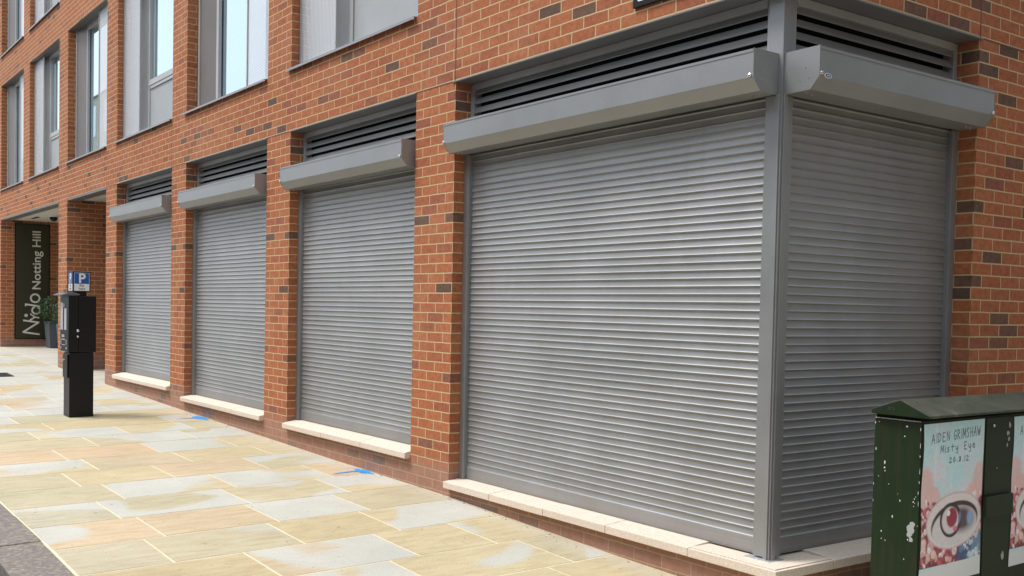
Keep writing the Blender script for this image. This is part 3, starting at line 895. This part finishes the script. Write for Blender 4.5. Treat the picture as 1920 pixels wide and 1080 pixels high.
# ------------------------------------------------------------------ planters
def planter(label, loc, top, ball_r, seed, bh):
    t = thing('planter', label, 'planter', loc, R(4), 'clipped bushes in grey planters')
    mb = MB(); h = top
    for q in range(1):
        a_, b_ = .135, .17
        V = [(-a_, -a_, 0), (a_, -a_, 0), (a_, a_, 0), (-a_, a_, 0), (-b_, -b_, h), (b_, -b_, h), (b_, b_, h), (-b_, b_, h),
             (-b_+.02, -b_+.02, h), (b_-.02, -b_+.02, h), (b_-.02, b_-.02, h), (-b_+.02, b_-.02, h),
             (-b_+.02, -b_+.02, h-.05), (b_-.02, -b_+.02, h-.05), (b_-.02, b_-.02, h-.05), (-b_+.02, b_-.02, h-.05)]
        for f in [(0, 1, 5, 4), (1, 2, 6, 5), (2, 3, 7, 6), (3, 0, 4, 7), (4, 5, 9, 8), (5, 6, 10, 9), (6, 7, 11, 10), (7, 4, 8, 11),
                  (8, 9, 13, 12), (9, 10, 14, 13), (10, 11, 15, 14), (11, 8, 12, 15), (12, 13, 14, 15)]:
            mb.quad([V[k] for k in f])
    mb.build('pot', M['planter'], t, bevel=.004)
    mb = MB(); mb.cyl((0, 0, h-.05), (0, 0, 1), .018, .2, 8); mb.build('stem', M['bark'], t)
    rnd = random.Random(seed)
    vs, fs, cs = [], [], []
    for q in range(2600):
        v = Vector((rnd.gauss(0, 1), rnd.gauss(0, 1), rnd.gauss(0, 1))).normalized()
        lump = 1+.12*math.sin(v.x*5+seed)*math.sin(v.y*6+1)+.08*math.sin(v.z*9+seed)
        rr = ball_r*lump*(rnd.uniform(.62, 1.06) if q % 3 else rnd.uniform(.9, 1.08))
        c = v*rr; c.z = c.z*1.05+bh
        nrm = (v+Vector((rnd.uniform(-.8, .8), rnd.uniform(-.8, .8), rnd.uniform(-.8, .8)))).normalized()
        a_ = nrm.orthogonal().normalized(); b_ = nrm.cross(a_); an = rnd.uniform(0, 6.28)
        u = a_*math.cos(an)+b_*math.sin(an); w = nrm.cross(u); s_ = rnd.uniform(.012, .024)
        i = len(vs); vs += [tuple(c-u*s_), tuple(c+w*s_*.5), tuple(c+u*s_), tuple(c-w*s_*.5)]
        fs.append((i, i+1, i+2, i+3)); k = rnd.random(); cs += [k]*4
    me = bpy.data.meshes.new('foliage'); me.from_pydata(vs, [], fs)
    ca = me.color_attributes.new("leaf", 'FLOAT_COLOR', 'POINT')
    for i, c in enumerate(cs): ca.data[i].color = (c, c, c, 1)
    me.materials.append(M['leaf'])
    o = bpy.data.objects.new('foliage', me); COL.objects.link(o); o.parent = t
    return t
planter('clipped round bush in a grey planter standing against the olive sign board', (-19.55, .96, gz(-19.55, .96)), .56, .31, 3, .80)
planter('clipped round bush in a grey planter nearer the brick pier, mostly hidden by it', (-18.35, .93, gz(-18.35, .93)), .56, .29, 5, .80)

# ------------------------------------------------------------------ drain grate
x0g, y0g = -14.35, -1.25
dg = thing('drain_cover', 'dark metal drain grate set in the paving at the left edge', 'drain cover', (x0g, y0g, gz(x0g, y0g)))
mb = MB()
zz = lambda x_, y_: gz(x0g+x_, y0g+y_)-gz(x0g, y0g)
sl_ = (gz(x0g+.6)-gz(x0g))/.6
def tb(x0, x1, y0, y1, z0, z1): mb.box(x0, x1, y0, y1, z0+sl_*x0, z1+sl_*x0)
mb.box(0, .6, 0, .03, .001, .008); mb.box(0, .6, .27, .30, .001, .008); mb.box(0, .03, .03, .27, .001, .008); mb.box(.57, .6, .03, .27, .001, .008)
for q in range(12): mb.box(.05+q*.043, .07+q*.043, .03, .27, .001, .007)
o = mb.build('grate', M['grate'], dg)
mb = MB(); mb.box(.005, .595, .005, .295, -.0, .003); o2 = mb.build('pit', M['dark'], dg)
for q in (o, o2): q.rotation_euler = (R(.86), math.atan(-sl_), 0)

# ------------------------------------------------------------------ blue spray marks
def spray(label, cx, cy, s, seed):
    rnd = random.Random(seed); mb = MB()
    z = lambda x_, y_: gz(x_, y_)+.003
    def blob(px, py, rx, ry, n=22, rot=0):
        pts = []
        for k in range(n):
            an = 2*math.pi*k/n; r_ = 1+rnd.uniform(-.22, .22)
            dx, dy = rx*r_*math.cos(an), ry*r_*math.sin(an)
            X_, Y_ = px+dx*math.cos(rot)-dy*math.sin(rot), py+dx*math.sin(rot)+dy*math.cos(rot)
            Y_ = min(Y_, -.006)
            pts.append((X_, Y_, z(X_, Y_)))
        mb.quad(pts, [(0, 0)]*n)
    blob(cx, cy, .13*s, .045*s)
    for q in range(40):
        X_, Y_ = cx+rnd.gauss(0, .11)*s, cy+rnd.gauss(0, .035)*s
        if Y_ < -.02: 
            r_ = rnd.uniform(.003, .010); mb.quad([(X_+r_*math.cos(k), Y_+r_*math.sin(k), z(X_, Y_)+.0006) for k in (0, 1.2, 2.4, 3.7, 5)], [(0, 0)]*5)
    # arrow tail runs out across the paving
    tail = [(cx-.02, cy-.01), (cx-.04, cy-.10), (cx-.03, cy-.19), (cx-.01, cy-.27)]
    for k in range(3):
        a_, b_ = tail[k], tail[k+1]; w0, w1 = (.035, .022, .014, .004)[k:k+2]
        mb.quad([(a_[0]-w0, a_[1], z(*a_)+.0003), (a_[0]+w0, a_[1], z(*a_)+.0003), (b_[0]+w1, b_[1], z(*b_)+.0003), (b_[0]-w1, b_[1], z(*b_)+.0003)], [(0, 0)]*4)
    o = mb.build('spray_mark', M['spray'], weld=False)
    return tag(o, label, 'paint mark', 'blue spray marks on the paving')
spray('nearer blue spray paint mark on the paving at the wall foot', -4.22, -.055, 1.0, 1)
spray('farther blue spray paint mark on the paving below the third shutter from the corner', -8.05, -.07, 1.35, 2)

# ------------------------------------------------------------------ parking ticket machine
MX, MY = -8.73, -1.344
mz = gz(MX, MY)
pm = thing('ticket_machine', 'black pay and display parking machine with blue P sign on top', 'parking machine', (MX, MY, mz))
# local: x from -.. to 0 (0 = face towards the shop corner), y from 0 (street side) into pavement
mb = MB(); mb.box(-.262, 0, 0, .265, -.02, .735); mb.build('pedestal', M['black'], pm, bevel=.006)
mb = MB(); mb.box(-.235, -.03, -.018, -.0005, .45, .715)
o = mb.build('access_door', M['black'], pm, bevel=.004)
mb = MB(); mb.cyl((-.19, -.018, .64), (0, -1, 0), .016, .008, 14); mb.build('lock', M['bolt'], o)
mb = MB(); mb.box(-.37, .0, .095, .292, .737, 1.378); mb.build('housing', M['black'], pm, bevel=.008)
mb = MB(); mb.box(-.39, .004, -.012, .0945, .742, 1.385)
door = mb.build('front_door', M['black'], pm, bevel=.008)
mb = MB()
mb.prism([(-.085, 1.378), (-.085, 1.392), (-.02, 1.412), (.06, 1.414), (.11, 1.40), (.11, 1.386)], -.40, .006, 'x')
mb.build('canopy', M['planter'], pm, bevel=.003)
# front panel plates (face -y)
mb = MB(); mb.box(-.352, -.248, -.0165, -.0125, .99, 1.30); mb.build('tariff_panel', M['plate'], door)
mb = MB(); mb.box(-.185, -.085, -.0165, -.0125, .99, 1.235); mb.build('tariff_panel', M['plate'], door)
mb = MB()
for q in range(3): mb.box(-.285+q*.042, -.255+q*.042, -.0185, -.0125, .905, .935)
mb.box(-.29, -.15, -.0165, -.0125, .875, .885); mb.box(-.29, -.15, -.0165, -.0125, .815, .822)
mb.box(-.34, -.32, -.0165, -.0125, .82, .885); mb.box(-.10, -.08, -.0165, -.0125, .82, .885)
mb.box(-.345, -.315, -.0165, -.0125, .77, .795); mb.box(-.105, -.07, -.0165, -.0125, .77, .795)
mb.box(-.22, -.185, -.0165, -.0125, 1.25, 1.29)
mb.build('keypad', M['plate'], door)
mb = MB(); mb.cyl((.0, .088, .985), (1, 0, 0), .016, .014, 16, .006); mb.cyl((.0, .088, .918), (1, 0, 0), .012, .010, 16, .004); mb.build('lock', M['bolt'], pm)
# blue P sign box on the roof
mb = MB(); mb.box(-.145, -.03, .06, .19, 1.379, 1.425); mb.box(-.20, -.003, .032, .225, 1.4255, 1.655)
sb = mb.build('sign_box', M['black'], pm, bevel=.004)
mb = MB(); mb.box(-.0025, -.0005, .045, .212, 1.437, 1.515); mb.box(-.185, -.018, .0295, .0315, 1.437, 1.515); mb.build('sign_plate', M['white'], sb)
mb = MB(); mb.box(-.0025, -.0005, .045, .212, 1.5155, 1.640); mb.box(-.185, -.018, .0295, .0315, 1.5155, 1.640); mb.build('sign_plate', M['blue'], sb)
mb = MB()
for a_, b_, c_, d_ in ((.045, .212, 1.6365, 1.640), (.045, .0485, 1.516, 1.6364), (.2085, .212, 1.516, 1.6364)): mb.box(-.0004, .0004, a_, b_, c_, d_)
mb.build('sign_edge', M['white'], sb)
def tx(s, size, y_, z_, mat, bold=0):
    o = text_mesh('lettering', s, size, mat, sb, (0, 0, 0), (0, 0, 0), .0004, align='CENTER', bold=bold)
    o.matrix_local = Matrix(((0, 0, 1, .0002), (1, 0, 0, y_), (0, 1, 0, z_), (0, 0, 0, 1)))
    o2 = text_mesh('lettering', s, size, mat, sb, (0, 0, 0), (0, 0, 0), .0004, align='CENTER', bold=bold)
    o2.matrix_local = Matrix(((1, 0, 0, -.101+(y_-.1285)*1), (0, 0, -1, .0288), (0, 1, 0, z_), (0, 0, 0, 1)))
tx('P', .150, .130, 1.527, M['white'], .0035)
tx('Pay', .038, .130, 1.484, M['ink'], .0004)
tx('here', .038, .130, 1.449, M['ink'], .0004)

# ------------------------------------------------------------------ green street cabinet
CX0, CX1, CY0, CY1 = .452, .694, .140, 1.62
cz = -.40
cb = thing('street_cabinet', 'dark green metal street cabinet with gabled lid and chipped paint', 'cabinet', (CX0, CY0, cz))
def cbx(mb, x0, x1, y0, y1, z0, z1): mb.box(x0-CX0, x1-CX0, y0-CY0, y1-CY0, z0-cz, z1-cz)
mb = MB(); cbx(mb, CX0, CX1, CY0, CY1, -.45, .683); body = mb.build('body', M['cab'], cb, bevel=.004)
mb = MB()
ex0, ex1 = CX0+.001, CX1+.058
prof = [(ex0, .700), (ex1, .700), (ex1, .712), ((ex0+ex1)/2+.004, .775), ((ex0+ex1)/2-.012, .775), (ex0, .722)]
mb.prism([(a_-CX0, b_-cz) for a_, b_ in prof], CY0-.03-CY0, CY1+.03-CY0, 'y')
lid = mb.build('lid', M['lid'], cb, bevel=.003)
mb = MB()
mb.prism([(a_-CX0, b_-cz) for a_, b_ in [(ex0+.003, .701), (ex1-.003, .701), (ex1-.003, .710), ((ex0+ex1)/2, .772), (ex0+.003, .720)]], -.0325, -.0300, 'y'); mb.build('gable', M['cab'], lid)
mb = MB(); cbx(mb, CX0+.006, CX1-.006, CY0+.006, CY1-.006, .6835, .6995); mb.build('lid_gap', M['dark'], cb)
o = text_mesh('lettering', 'BTX', .022, M['ink'], lid, (0, 0, 0), (0, 0, 0), .0005, align='CENTER', bold=.0006)
o.matrix_local = Matrix(((1, 0, 0, .108), (0, 0, -1, -.0334), (0, 1, 0, .722-cz), (0, 0, 0, 1)))
# door panel edges, centre stile, lock stud, hasp box on the front (+x)
mb = MB(); cbx(mb, CX1+.0003, CX1+.004, CY0+.006, CY0+.545, -.38, .672); cbx(mb, CX1+.0003, CX1+.004, CY0+.80, CY1-.012, -.38, .672); mb.build('door_panel', M['cab'], cb, bevel=.0015)
mb = MB(); cbx(mb, CX1+.0003, CX1+.007, CY0+.549, CY0+.796, -.38, .674); mb.build('centre_stile', M['cab'], cb, bevel=.002)
mb = MB(); mb.cyl((CX1+.007-CX0, .612, .635-cz), (1, 0, 0), .008, .006, 12, .004); mb.build('lock_stud', M['bolt'], cb)
mb = MB(); cbx(mb, CX1+.0073, CX1+.030, CY0+.53, CY0+.79, .185, .288); mb.build('hasp_cover', M['cab'], cb, bevel=.005)
# bare / chipped paint patches with their own outline on the end face (-y)
chips = MB(); rnd = random.Random(11)
def chip(x_, z_, rx, rz, n=11, dep=.0006):
    pts = [(x_+rx*math.cos(2*math.pi*k/n)*rnd.uniform(.65, 1.25), z_+rz*math.sin(2*math.pi*k/n)*rnd.uniform(.65, 1.25)) for k in range(n)]
    chips.quad([(a_-CX0, -dep, b_-cz) for a_, b_ in pts], [(0, 0)]*n)
def chipf(y_, z_, ry, rz, n=9, off=.0045):
    pts = [(y_+ry*math.cos(2*math.pi*k/n)*rnd.uniform(.6, 1.3), z_+rz*math.sin(2*math.pi*k/n)*rnd.uniform(.6, 1.3)) for k in range(n)]
    chips.quad([(CX1-CX0+off, a_-CY0, b_-cz) for a_, b_ in pts], [(0, 0)]*n)
for f, z_, rx, rz in [(.25, .47, .006, .012), (.25, .445, .007, .006), (.26, .43, .003, .006), (.05, .53, .003, .012), (.02, .655, .005, .008), (.10, .66, .004, .003), (.66, .605, .006, .004), (.70, .652, .009, .005),
                     (.985, .645, .003, .012), (.99, .57, .0015, .02), (.99, .52, .002, .008), (.993, .45, .0015, .02), (.99, .40, .0015, .012), (.975, .35, .0015, .012), (.90, .32, .003, .006), (.88, .305, .004, .005), (.91, .30, .002, .003), (.89, .285, .003, .004), (.93, .33, .002, .004), (.985, .30, .0015, .02),
                     (.60, .30, .004, .008), (.45, .22, .004, .010), (.35, .37, .003, .004), (.84, .20, .007, .014), (.22, .14, .004, .006), (.23, .105, .003, .004), (.31, .10, .003, .005), (.79, .125, .004, .006), (.55, .33, .002, .003),
                     (.12, .40, .004, .003), (.02, .36, .002, .01), (.02, .28, .002, .008), (.72, .03, .004, .004)]:
    chip(CX0+f*(CX1-CX0), z_, rx*.62, rz*.7)
q_ = .0
for k in range(26):
    chip(CX0+.008+k*(CX1-CX0-.016)/25, .6795, .004, .0022, 7)
tag(chips.build('paint_chip', M['white'], cb, weld=False), kind='stuff')
chips = MB()
for x_, z_, rx, rz in [(.665, .20, .012, .016), (.655, .175, .020, .022), (.650, .150, .013, .016), (.658, .128, .010, .014)]: chip(x_, z_, rx, rz, 15, .0005+.0002*rx*50)
for y_, z_, ry, rz in [(CY0+.755, .59, .016, .014), (CY0+.765, .56, .010, .012), (CY0+.75, .53, .008, .012), (CY0+.77, .63, .010, .016), (CY0+.74, -.03, .018, .024), (CY0+.66, .42, .005, .004)]: chipf(y_, z_, ry, rz, 9, .0078)
tag(chips.build('bare_patch', M['lead'], cb, weld=False), kind='stuff')

# ------------------------------------------------------------------ posters on the cabinet
def paint_poster():
    H_, W2 = 308, 210
    yy, xx = np.mgrid[0:H_, 0:W2]; u = xx/(W2-1); v = yy/(H_-1)       # v: 0 top .. 1 bottom
    rs = np.random.RandomState(4)
    def fractal(sc, seed):
        r_ = np.random.RandomState(seed); out = np.zeros((H_, W2)); amp = 1
        for o_ in range(3):
            g = r_.rand(int(H_/sc*2**o_)+3, int(W2/sc*2**o_)+3); a_ = yy/H_*(g.shape[0]-2); b_ = xx/W2*(g.shape[1]-2)
            i, j = a_.astype(int), b_.astype(int); fa, fb = a_-i, b_-j
            out += amp*((g[i, j]*(1-fa)+g[i+1, j]*fa)*(1-fb)+(g[i, j+1]*(1-fa)+g[i+1, j+1]*fa)*fb); amp *= .5
        return out/1.75
    img = np.zeros((H_, W2, 3))
    sky_ = np.array([.50, .80, .90]); pk = np.array([.80, .74, .86])
    f = np.clip((fractal(60, 1)-.35)*2.2, 0, 1)[..., None]
    img[:] = sky_*(1-f)+pk*f
    img += (np.clip(1-np.abs(u-.2)/.02, 0, 1)*.08)[..., None]
    img += (np.clip(1-np.abs(u-.47)/.015, 0, 1)*.05)[..., None]
    def over(mask, col, al=1.0):
        img[:] = img*(1-mask[..., None]*al)+np.array(col)*mask[..., None]*al
    def ell(cx_, cy_, rx, ry, rot=0, soft=.08):
        dx, dy = (u-cx_), (v-cy_)*H_/W2*.98; ry_ = ry
        a_ = dx*math.cos(rot)+dy*math.sin(rot); b_ = -dx*math.sin(rot)+dy*math.cos(rot)
        return np.clip((1-np.sqrt((a_/rx)**2+(b_/ry_)**2))/soft, 0, 1)
    # pink cloudy shoulders
    for cx_, cy_, rx, ry in [(.05, .40, .16, .22), (.18, .46, .14, .12), (.95, .42, .14, .24), (.85, .47, .14, .12)]:
        over(ell(cx_, cy_, rx, ry, soft=.25), (.80, .50, .50), .85)
    # ground mass of reds, pinks and blues
    low = np.clip((v-(.50-.16*np.cos((u-.5)*2.6)*0+.02*np.sin(u*23)))/.01, 0, 1)*(v < .885)
    over(low, (.30, .03, .05))
    n1, n2, n3 = fractal(16, 7), fractal(9, 8), fractal(30, 9)
    over(low*np.clip((n1-.52)*9, 0, 1), (.75, .45, .50), .9)
    over(low*np.clip((n2-.58)*10, 0, 1), (.85, .78, .84), .8)
    over(low*np.clip((.36-n1)*9, 0, 1), (.12, .02, .03), .9)
    bl = np.clip((u-.62)*4, 0, 1)*np.clip((v-.70)*9, 0, 1)*low
    over(bl, (.16, .33, .48), .85); over(bl*np.clip((n2-.5)*9, 0, 1), (.60, .76, .84), .8)
    bl = ell(.70, .80, .16, .16)*low
    over(bl, (.02, .06, .20), .9)
    over(ell(.42, .80, .20, .13), (.32, .02, .04), .9)
    for k in range(190):
        cx_, cy_ = rs.rand(), rs.uniform(.47, .87); r_ = rs.uniform(.015, .050)
        if .15 < cx_ < .92 and .50 < cy_ < .73: continue
        c = [(.86, .62, .62), (.45, .05, .10), (.88, .80, .84), (.60, .12, .22), (.15, .02, .04), (.75, .52, .42)][rs.randint(6)] if cx_ < .62 or cy_ < .7 else [(.55, .72, .80), (.10, .22, .42), (.8, .86, .9)][rs.randint(3)]
        mk = ell(cx_, cy_, r_, r_*rs.uniform(.5, 1.1), rs.rand()*3, .25)*(v < .885); over(mk, c, .85)
        over(ell(cx_-.01, cy_-.01, r_*.45, r_*.4, 0, .5)*(v < .885), tuple(min(1, q*1.25) for q in c), .6)
    # plain generic almond eye form
    over(ell(.54, .62, .47, .26, -.05, .04), (.62, .50, .56), 1)
    over(ell(.54, .62, .455, .245, -.05, .04), (.80, .74, .77), 1)
    over(ell(.55, .635, .40, .195, -.08, .05), (.04, .015, .03), 1)
    over(ell(.55, .655, .385, .180, -.08, .06), (.72, .70, .76), 1)
    over(ell(.66, .62, .27, .150, .05, .5), (.05, .02, .04), .95)
    over(ell(.48, .615, .185, .160, .2, .05), (.02, .01, .02), 1)
    over(ell(.475, .617, .150, .130, .2, .12), (.74, .68, .74), 1)
    over(ell(.50, .60, .100, .100, .15, .2), (.30, .015, .05), 1)
    over(ell(.44, .57, .034, .03, 0, .3), (.9, .86, .88), 1)
    over(ell(.56, .675, .045, .03, 0, .3), (.70, .10, .28), .9)
    over(ell(.80, .62, .060, .085, .1, .5), (.26, .42, .72), .95)
    over(ell(.63, .61, .03, .07, .1, .5), (.16, .26, .50), .8)
    img *= (.90+.2*fractal(4, 12))[..., None]
    # torn white foot of the sheet
    foot = np.clip((v-(.905-.03*u))/.004, 0, 1); over(foot, (.74, .78, .82))
    # handwriting
    def line(pts, w=.0058, col=(.05, .06, .08), al=.92):
        for (x0, y0), (x1, y1) in zip(pts[:-1], pts[1:]):
            vx, vy = x1-x0, (y1-y0)*H_/W2; px_, py_ = u-x0, (v-y0)*H_/W2
            tt = np.clip((px_*vx+py_*vy)/(vx*vx+vy*vy+1e-9), 0, 1)
            d = np.hypot(px_-tt*vx, py_-tt*vy); over(np.clip((w*1.25-d)/(w*.7), 0, 1), col, al)
    G = {'A': [[(0, 1), (.45, 0), (.8, 1)], [(.15, .62), (.72, .6)]], 'I': [[(.4, 0), (.4, 1)]], 'D': [[(.1, 0), (.1, 1), (.6, .75), (.75, .35), (.5, .08), (.1, 0)]],
         'E': [[(.7, .02), (.12, .05), (.12, 1), (.75, .95)], [(.12, .5), (.6, .47)]], 'N': [[(.1, 1), (.15, 0), (.75, .95), (.8, 0)]],
         'G': [[(.75, .12), (.4, 0), (.08, .4), (.2, .9), (.55, 1), (.8, .8), (.78, .55), (.45, .55)]], 'R': [[(.1, 1), (.1, 0), (.6, .08), (.65, .35), (.12, .5), (.8, 1)]],
         'M': [[(.05, 1), (.15, 0), (.5, .75), (.8, 0), (.95, 1)]], 'S': [[(.7, .1), (.35, 0), (.12, .25), (.6, .6), (.6, .9), (.1, 1)]], 'H': [[(.12, 0), (.12, 1)], [(.75, 0), (.75, 1)], [(.12, .55), (.75, .5)]],
         'W': [[(.0, 0), (.25, 1), (.5, .3), (.7, 1), (1, 0)]],
         'i': [[(.4, .4), (.42, 1)], [(.4, .15), (.43, .2)]], 's': [[(.65, .42), (.3, .4), (.2, .6), (.6, .75), (.5, 1), (.1, .98)]], 't': [[(.4, .05), (.4, 1)], [(.1, .4), (.8, .35)]],
         'y': [[(.1, .4), (.25, .85), (.6, .8), (.7, .4)], [(.7, .4), (.65, 1.35), (.3, 1.4)]], 'e': [[(.15, .72), (.65, .6), (.5, .4), (.2, .5), (.15, .85), (.5, 1), (.8, .9)]],
         '2': [[(.1, .2), (.4, 0), (.7, .25), (.1, 1), (.8, .97)]], '0': [[(.4, 0), (.1, .45), (.35, 1), (.7, .6), (.4, 0)]], '8': [[(.6, .1), (.2, .15), (.6, .55), (.5, .98), (.15, .85), (.5, .45), (.6, .1)]],
         '1': [[(.4, 0), (.4, 1)]], '.': [[(.35, .97), (.42, 1.0)]], ' ': []}
    def write(s, x0, y0, adv, h, slope=0, sp=None):
        x_ = x0
        for ch in s:
            a_ = adv*(.5 if ch in 'Ii1. ' else 1)
            for st in G[ch]:
                line([(x_+q[0]*a_*.86, y0+q[1]*h+(x_-x0)*slope) for q in st])
            x_ += a_
    write('AIDEN', .12, .066, .070, .056, -.03)
    write('GRIMSHAW', .485, .055, .061, .058, -.03)
    write('Misty', .27, .142, .070, .044, -.02)
    write('Eye', .66, .134, .070, .048, -.03)
    write('20.8.12', .42, .222, .062, .032, 0)
    img = np.clip(img, 0, 1)
    return img
def poster(label, y0, y1, z0, z1, art=None, mesh=None, bulge=0):
    if mesh is None:
        H_, W2 = art.shape[:2]
        vs = []
        for j in range(H_):
            for i in range(W2):
                u, v = i/(W2-1), j/(H_-1)
                wv = .0012*math.sin(v*9+u*3)*math.sin(u*7)+.0010
                edge = .006*math.sin(v*11)*((1-u)**6)+.004*math.sin(v*7+1)*(u**8)
                vs.append((wv, u*(y1-y0)+edge, (1-v)*(z1-z0)+.004*u))
        fs = [(j*W2+i, (j+1)*W2+i, (j+1)*W2+i+1, j*W2+i+1) for j in range(H_-1) for i in range(W2-1)]
        mesh = bpy.data.meshes.new('poster'); mesh.from_pydata(vs, [], fs)
        ca = mesh.color_attributes.new("print", 'FLOAT_COLOR', 'POINT')
        flat = np.concatenate([art**.92, np.ones((H_, W2, 1))], axis=2).astype(np.float32).ravel()
        ca.data.foreach_set("color", flat)
        mesh.materials.append(M['poster'])
        for p in mesh.polygons: p.use_smooth = True
    o = bpy.data.objects.new('poster', mesh); COL.objects.link(o)
    o.location = (CX1+.0052, y0, z0)
    return tag(o, label, 'poster', 'music posters pasted on the green cabinet'), mesh
art = paint_poster()
p1, pmesh = poster('whole poster with pale blue top on the left door of the green cabinet', CY0+.010, CY0+.530, -.095, .668, art)
p2, _ = poster('poster on the cabinet cut off by the right edge of the photo', CY0+.812, CY0+1.33, -.095, .668, mesh=pmesh)

# ------------------------------------------------------------------ houses seen in reflections, plus unseen ones added to block sky light
def house(name, label, x0, x1, y0, y1, h, rh, wmat, cols, floors, face='y', chimney=True):
    t = thing(name, label, 'building', (x0, y0, gz(max(min(x0, 50), -50)) - .3))
    W, D = x1-x0, y1-y0
    mb = MB(); mb.box(0, W, 0, D, -1, h, bu); mb.build('wall', wmat, t)
    mb = MB(); mb.prism([(-.2, h+.001), (D+.2, h+.001), (D/2, h+rh)], -.2, W+.2, 'x'); rf = mb.build('roof', M['slate'], t)
    if chimney:
        mb = MB(); mb.box(W*.12, W*.12+1.1, D/2-.5, D/2+.5, h+rh*.5, h+rh+1.4); mb.build('chimney', M['render'], rf)
    fh = h/floors
    for f in range(floors):
        for c in range(cols):
            if face == 'y':   # windows on the +y face
                cx_ = W*(c+.5)/cols
                wf = MB(); wf.box(cx_-.55, cx_+.55, D+.002, D+.05, f*fh+.9, f*fh+fh-.5); o = wf.build('window', M['white'], t)
                wp = MB(); wp.box(cx_-.48, cx_+.48, D+.051, D+.06, f*fh+.97, f*fh+fh-.57); wp.build('pane', M['glass'], o)
            else:
                cy_ = D*(c+.5)/cols
                wf = MB(); wf.box(-.05, -.002, cy_-.55, cy_+.55, f*fh+.9, f*fh+fh-.5); o = wf.build('window', M['white'], t)
                wp = MB(); wp.box(-.06, -.051, cy_-.48, cy_+.48, f*fh+.97, f*fh+fh-.57); wp.build('pane', M['glass'], o)
    return t
house('shading_house', 'added dark brick house across the side street, out of view, shading the side wall', 7.8, 18, -4, 30, 15.5, 3, M['side_stock'], 9, 5, 'x')  # unseen block, added and sized to darken the side-street face
house('terraced_house', 'pale rendered house with slate roof across the road, seen mirrored in the upper windows', -92, -72, -17.2, -12.4, 10, 3.5, M['render'], 4, 3)
house('stone_tower_house', 'narrow pale stone house farther down the road, seen mirrored in an upper window', -63, -57, -15.3, -12.3, 13.0, 1.2, M['render'], 2, 4)
house('sky_blocking_terrace', 'added long brick terrace across the road, behind the camera, blocking low sky', -27, 26, -27, -15.5, 10.5, 3, M['side_stock'], 17, 3)  # added out of view so daylight comes more from above

# grit and dust crumbs lying along the foot of the wall: too many to count, one object
rnd = random.Random(21); mb = MB()
for q in range(420):
    gx_ = rnd.uniform(-12, .9) if rnd.random() < .8 else rnd.uniform(-3.5, .8); gy_ = -abs(rnd.gauss(0, .05))-.012
    if rnd.random() < .25: gy_ = rnd.uniform(-2.7, -.1)
    r_ = rnd.uniform(.002, .006) if rnd.random() < .9 else .009
    z_ = gz(gx_, gy_)
    base = [(gx_+r_*math.cos(a_+rnd.random()*.7), gy_+r_*math.sin(a_+rnd.random()*.7), z_) for a_ in (0, 1.57, 3.14, 4.71)]
    top = (gx_+rnd.uniform(-.3, .3)*r_, gy_+rnd.uniform(-.3, .3)*r_, z_+r_*rnd.uniform(.6, 1.1))
    for k in range(4): mb.quad([base[k], base[(k+1) % 4], top], [(0, 0)]*3)
tag(mb.build('grit', speck_mat("grit_crumbs", (.30, .26, .20), (.12, .10, .09), (.45, .40, .32), 60), weld=False), 'scattered grit crumbs lying on the paving along the foot of the brick wall', 'grit', kind='stuff')
